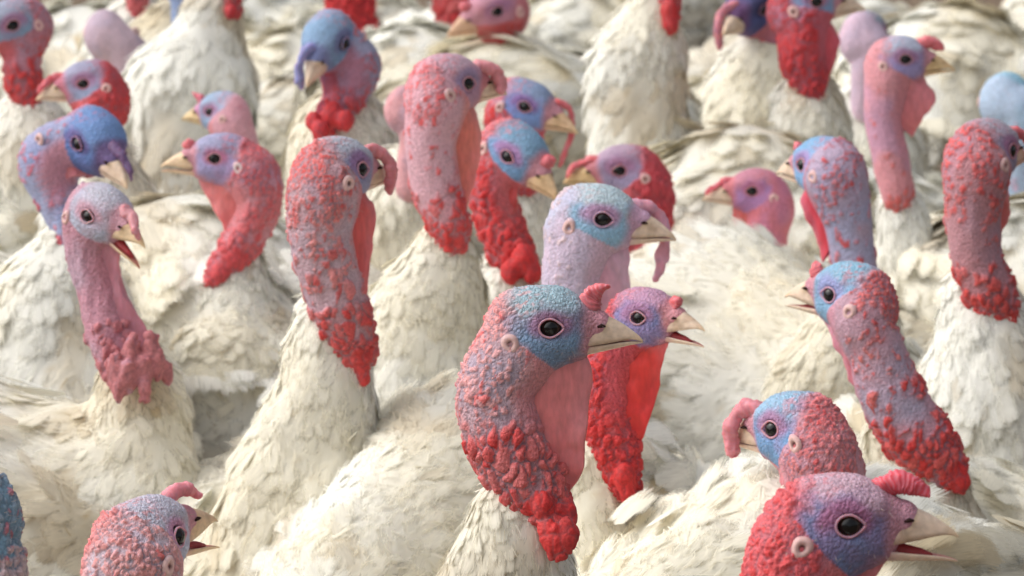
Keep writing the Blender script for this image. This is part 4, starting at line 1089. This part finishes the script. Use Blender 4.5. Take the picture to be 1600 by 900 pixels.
   eye=(1275, 3, 94), z=6.0, yaw=12, pitch=0, open=0,
   neck=[(1252, 40, 38), (1254, 85, 35), (1264, 125, 25), (1272, 148, 18)], fneck=[(1262, 130, 30, .03), (1262, 170, 50, .03), (1262, 230, 64, .03)], heading=-92, shift=(-.02, .05),
   dwp=[(1312, 60), (1304, 100), (1290, 140)], dw=16, dt=0.85, dens=0.5, red=0.45, redw=0.4, sn='knob', napeamt=1, spots=0.5, face=(126, 166, 210), crown=(150, 140, 180), skin=(190, 110, 130), car=(210, 70, 80), nape=(210, 70, 80), low=(200, 40, 48), dew=(216, 80, 96)),
 'b28': dict(label='turkey seen from behind beside the tall pink necked one, bluish grey crown',
   eye=(1382, 52, 86), z=6.6, yaw=68, pitch=-8, open=0,
   neck=[(1362, 78, 30), (1352, 115, 25), (1352, 170, 24)], fneck=[(1352, 150, 30, .04), (1352, 200, 60, .05), (1352, 250, 90, .05)], heading=90,
   dw=0, dens=0.1, red=1.3, sn='knob', napeamt=0.1, amp=0.4, spots=0, crown=(140, 160, 176), face=(150, 150, 180), skin=(206, 176, 196), nape=(212, 150, 166), car=(206, 160, 176)),
 'b29': dict(label='dark indigo headed turkey at the top edge with a narrow pink snood beside it',
   eye=(1192, 16, 88), z=6.3, yaw=240, pitch=-14, open=0,
   neck=[(1205, 50, 30), (1206, 90, 26), (1206, 140, 26)], fneck=[(1206, 60, 34, .04), (1200, 110, 60, .05), (1195, 170, 90, .05)], heading=-95,
   dw=6, dens=0.3, red=1.2, sn='long', snl=0.5, sns=-1, napeamt=0.1, face=(76, 84, 140), crown=(90, 90, 140), eyez=(60, 50, 90), skin=(90, 76, 120), lore=(120, 80, 130), nape=(100, 90, 140), snood=(212, 130, 140)),
 'b31': dict(label='turkey cut by the right edge, back of its pale sky blue head in view',
   eye=(1604, 150, 88), z=6.0, yaw=62, pitch=-6, open=0,
   neck=[(1592, 180, 37), (1590, 230, 32), (1592, 300, 30)], fneck=[(1592, 280, 36, .04), (1592, 330, 60, .05), (1592, 400, 90, .05)], heading=90,
   dw=0, dens=0.2, red=1.2, sn='knob', napeamt=0.2, amp=0.5, spots=0.1, face=(130, 190, 222), crown=(140, 196, 222), skin=(170, 190, 216), nape=(160, 196, 220), car=(200, 170, 196)),
 'b33': dict(label='turkey cut by the left edge at the bottom, teal nape over pale pink nodules',
   eye=(-96, 800, 160), z=3.1, yaw=175, pitch=-4, open=0,
   neck=[(-48, 826, 66), (-32, 880, 70), (-32, 940, 68), (-32, 1010, 66)], fneck=[(-25, 980, 74, .02), (-25, 1060, 110, .02), (-25, 1160, 150, .02)], heading=160,
   dw=10, dt=0.5, dens=1.0, red=1.4, sn='knob', napeamt=0.0, amp=1.4, spots=0.15, crown=(120, 170, 196), face=(120, 166, 196), skin=(120, 152, 176), nape=(120, 160, 186), car=(216, 170, 166)),
 'b34': dict(label='near turkey at bottom left with coarse salmon nodules on its crown, beak ajar',
   eye=(272, 838, 150), yaw=48, pitch=10, open=20,
   neck=[(212, 880, 76), (205, 950, 70), (205, 1040, 68)], fneck=[(205, 1010, 76, .02), (205, 1090, 110, .02), (205, 1180, 150, .02)], heading=40,
   dw=16, dt=0.5, dens=1.0, red=1.3, sn='fwd', snr=0.72, napeamt=1.4, amp=1.5, spots=0.05, face=(176, 182, 210), crown=(186, 182, 200), eyez=(206, 130, 170), skin=(190, 170, 184), nape=(226, 122, 122), car=(224, 150, 148), snood=(222, 130, 142), beak=(224, 192, 156)),
 'b35': dict(label='turkey at the top left, head out of view, white feathered neck, red tip',
   eye=(392, -95, 88), z=6.3, yaw=0, neck=[(362, -60, 30), (356, -20, 20), (360, 15, 14)], lobes=[(361, 18, 11, -.02)],
   fneck=[(345, -30, 26, .02), (335, 10, 40, .02), (324, 60, 52, .02), (310, 120, 80, .03), (295, 180, 110, .03)], heading=-75,
   dw=8, dens=0.6, red=0.3, sn='knob', low=(200, 36, 46)),
 'b36': dict(label='turkey at the top edge with a small blue throat showing before white feathers',
   eye=(300, -28, 84), z=7.0, yaw=-30, pitch=-20, neck=[(288, -5, 22), (286, 20, 20), (286, 60, 20)], fneck=[(284, 20, 28, .05), (275, 70, 60, .06), (265, 130, 90, .06)], heading=60,
   dw=0, dens=0.2, red=1.3, sn='knob', face=(110, 140, 190), skin=(130, 150, 190), lore=(120, 140, 190), nape=(130, 150, 190)),
 'b37': dict(label='turkey far back at the top edge with a sliver of rosy neck',
   eye=(245, -80, 76), z=7.2, yaw=0, neck=[(218, -50, 22), (214, -15, 17), (215, 14, 11)], fneck=[(215, 0, 20, .04), (212, 50, 50, .05), (205, 110, 80, .05)], heading=100,
   dw=8, dens=0.5, red=0.3, sn='knob', skin=(212, 110, 116), low=(212, 90, 96)),
 'b38': dict(label='turkey top right of centre, head out of view, red tip on white neck',
   eye=(1078, -105, 88), z=6.0, yaw=0, neck=[(1050, -70, 28), (1042, -20, 21), (1046, 30, 13)], lobes=[(1048, 38, 14, -.02), (1046, 15, 15, -.02)],
   fneck=[(1026, -30, 24, .02), (1016, 20, 38, .02), (1006, 75, 54, .02), (996, 135, 78, .03)], heading=-72,
   dw=8, dens=0.6, red=0.3, sn='knob', low=(206, 36, 40)),
 'b40': dict(label='turkey hidden behind the tall pale pink one, only a blurred rosy nape edge visible',
   eye=(664, 165, 74), z=5.4, yaw=60, pitch=-10, neck=[(648, 188, 28), (650, 225, 25), (645, 290, 28)], fneck=[(645, 250, 34, .04), (645, 300, 60, .05), (645, 350, 90, .05)], heading=80,
   dw=0, dens=0.1, red=1.2, sn='knob', napeamt=0.3, amp=0.4, skin=(212, 150, 156), nape=(214, 140, 148), car=(212, 140, 146), crown=(212, 150, 160)),
}
# birds whose head is hidden: (px, depth, heading, height of the back, label)
BODIES = [
 (668, 4.20, 250, 0.455, 'yellowish white back between the tall left bird and the foremost one, head hidden'),
 (1128, 3.80, 238, 0.455, 'white turkey with layered wing feathers at lower right centre, head out of sight'),
 (1225, 5.10, -62, 0.468, 'large white back under the small violet cheeked head, right of centre, head hidden'),
 (1190, 6.15, 75, 0.49, 'white back just above the small violet cheeked head, its own head hidden'),
 (262, 5.45, 105, 0.49, 'white back between the deep blue head and the parted beak bird, head hidden'),
 (665, 7.4, 85, 0.50, 'bright rounded white back at the top, right of the hanging blue head'),
 (20, 5.9, 60, 0.47, 'white back under the slender red neck in the top left corner, head hidden'),
 (105, 7.6, 110, 0.51, 'soft white back at the top left behind the plain lilac nape'),
 (880, 7.2, 50, 0.50, 'creamy back at the top, left of the white neck with red tip'),
 (1490, 7.6, 80, 0.51, 'pale back at the top right beyond the tall pink necked bird'),
 (1490, 5.7, 115, 0.46, 'white back between the tall pink neck and the right edge bird'),
 (949, 9.41, 69, 0.415, 'blurred white back at the top edge between the pink face and the red tipped neck'),
 (424, 8.48, 112, 0.415, 'blurred white back at the top, just left of the hanging blue head'),
 (1091, 10.27, 52, 0.415, 'far white back at the top edge just right of the white neck with red tip'),
 (603, 9.19, 81, 0.415, 'far white back at the top edge directly left of the wide red neck'),
 (311, 9.04, 91, 0.415, 'far white back at the top edge just right of the long neck with red tip'),
 (428, 9.61, 75, 0.415, 'farthest white sliver at the top edge left of the wide red neck'),
 (738, 8.66, -75, 0.415, 'far white sliver at the top edge between two red necks'),
 (1113, 7.72, 101, 0.415, 'narrow piece of white back right of the feathered neck with red tip'),
 (1224, 9.21, -120, 0.415, 'white back patch under the dark indigo head at the top'),
 (1391, 8.70, 93, 0.415, 'far white sliver at the top edge right of the bluish grey crown'),
 (1706, 9.28, -87, 0.415, 'white sliver in the top right corner beyond the other backs'),
]

# ------------------------------------------------------------------ birds whose heads are down or hidden among the others
def proj(p):
    d = np.asarray(p) - CAM; zz = d @ cf
    return 800 + (d @ cr) / zz * F, 450 - (d @ cu) / zz * F, zz
for i_, (px_, z_, hd_, hz_, lab_) in enumerate(BODIES):
    hd = math.radians(hd_); p_ = P(px_, 450, z_); c = np.array([p_[0], z_ * math.cos(PITCH)])
    f = np.array([math.cos(hd), math.sin(hd), 0]); c3 = np.array([*c, 0.0]) + f * 0.13
    zz = proj([*c, 0.6])[2]
    BIRDS['body%d' % i_] = dict(filler=True, label=lab_, z=zz, base=c, head=c3 + f * 0.20 + [0, 0, hz_ - 0.06], yaw=hd_, pitch=-40, hz=hz_, tsize=1.0 + (hz_ - 0.40) * 1.2,
        neckw=[[*(c3 + f * 0.16 + [0, 0, hz_ - 0.02]), 0.026], [*(c3 + f * 0.11 + [0, 0, hz_]), 0.028]],
        fneckw=[[*(c3 + f * 0.13 + [0, 0, hz_]), 0.034], [*(c3 + f * 0.07 + [0, 0, hz_ + 0.005]), 0.07]], heading=hd_)
for sp_ in BIRDS.values():
    build_bird(sp_)
print("script total %.1fs" % (time.time() - T0))
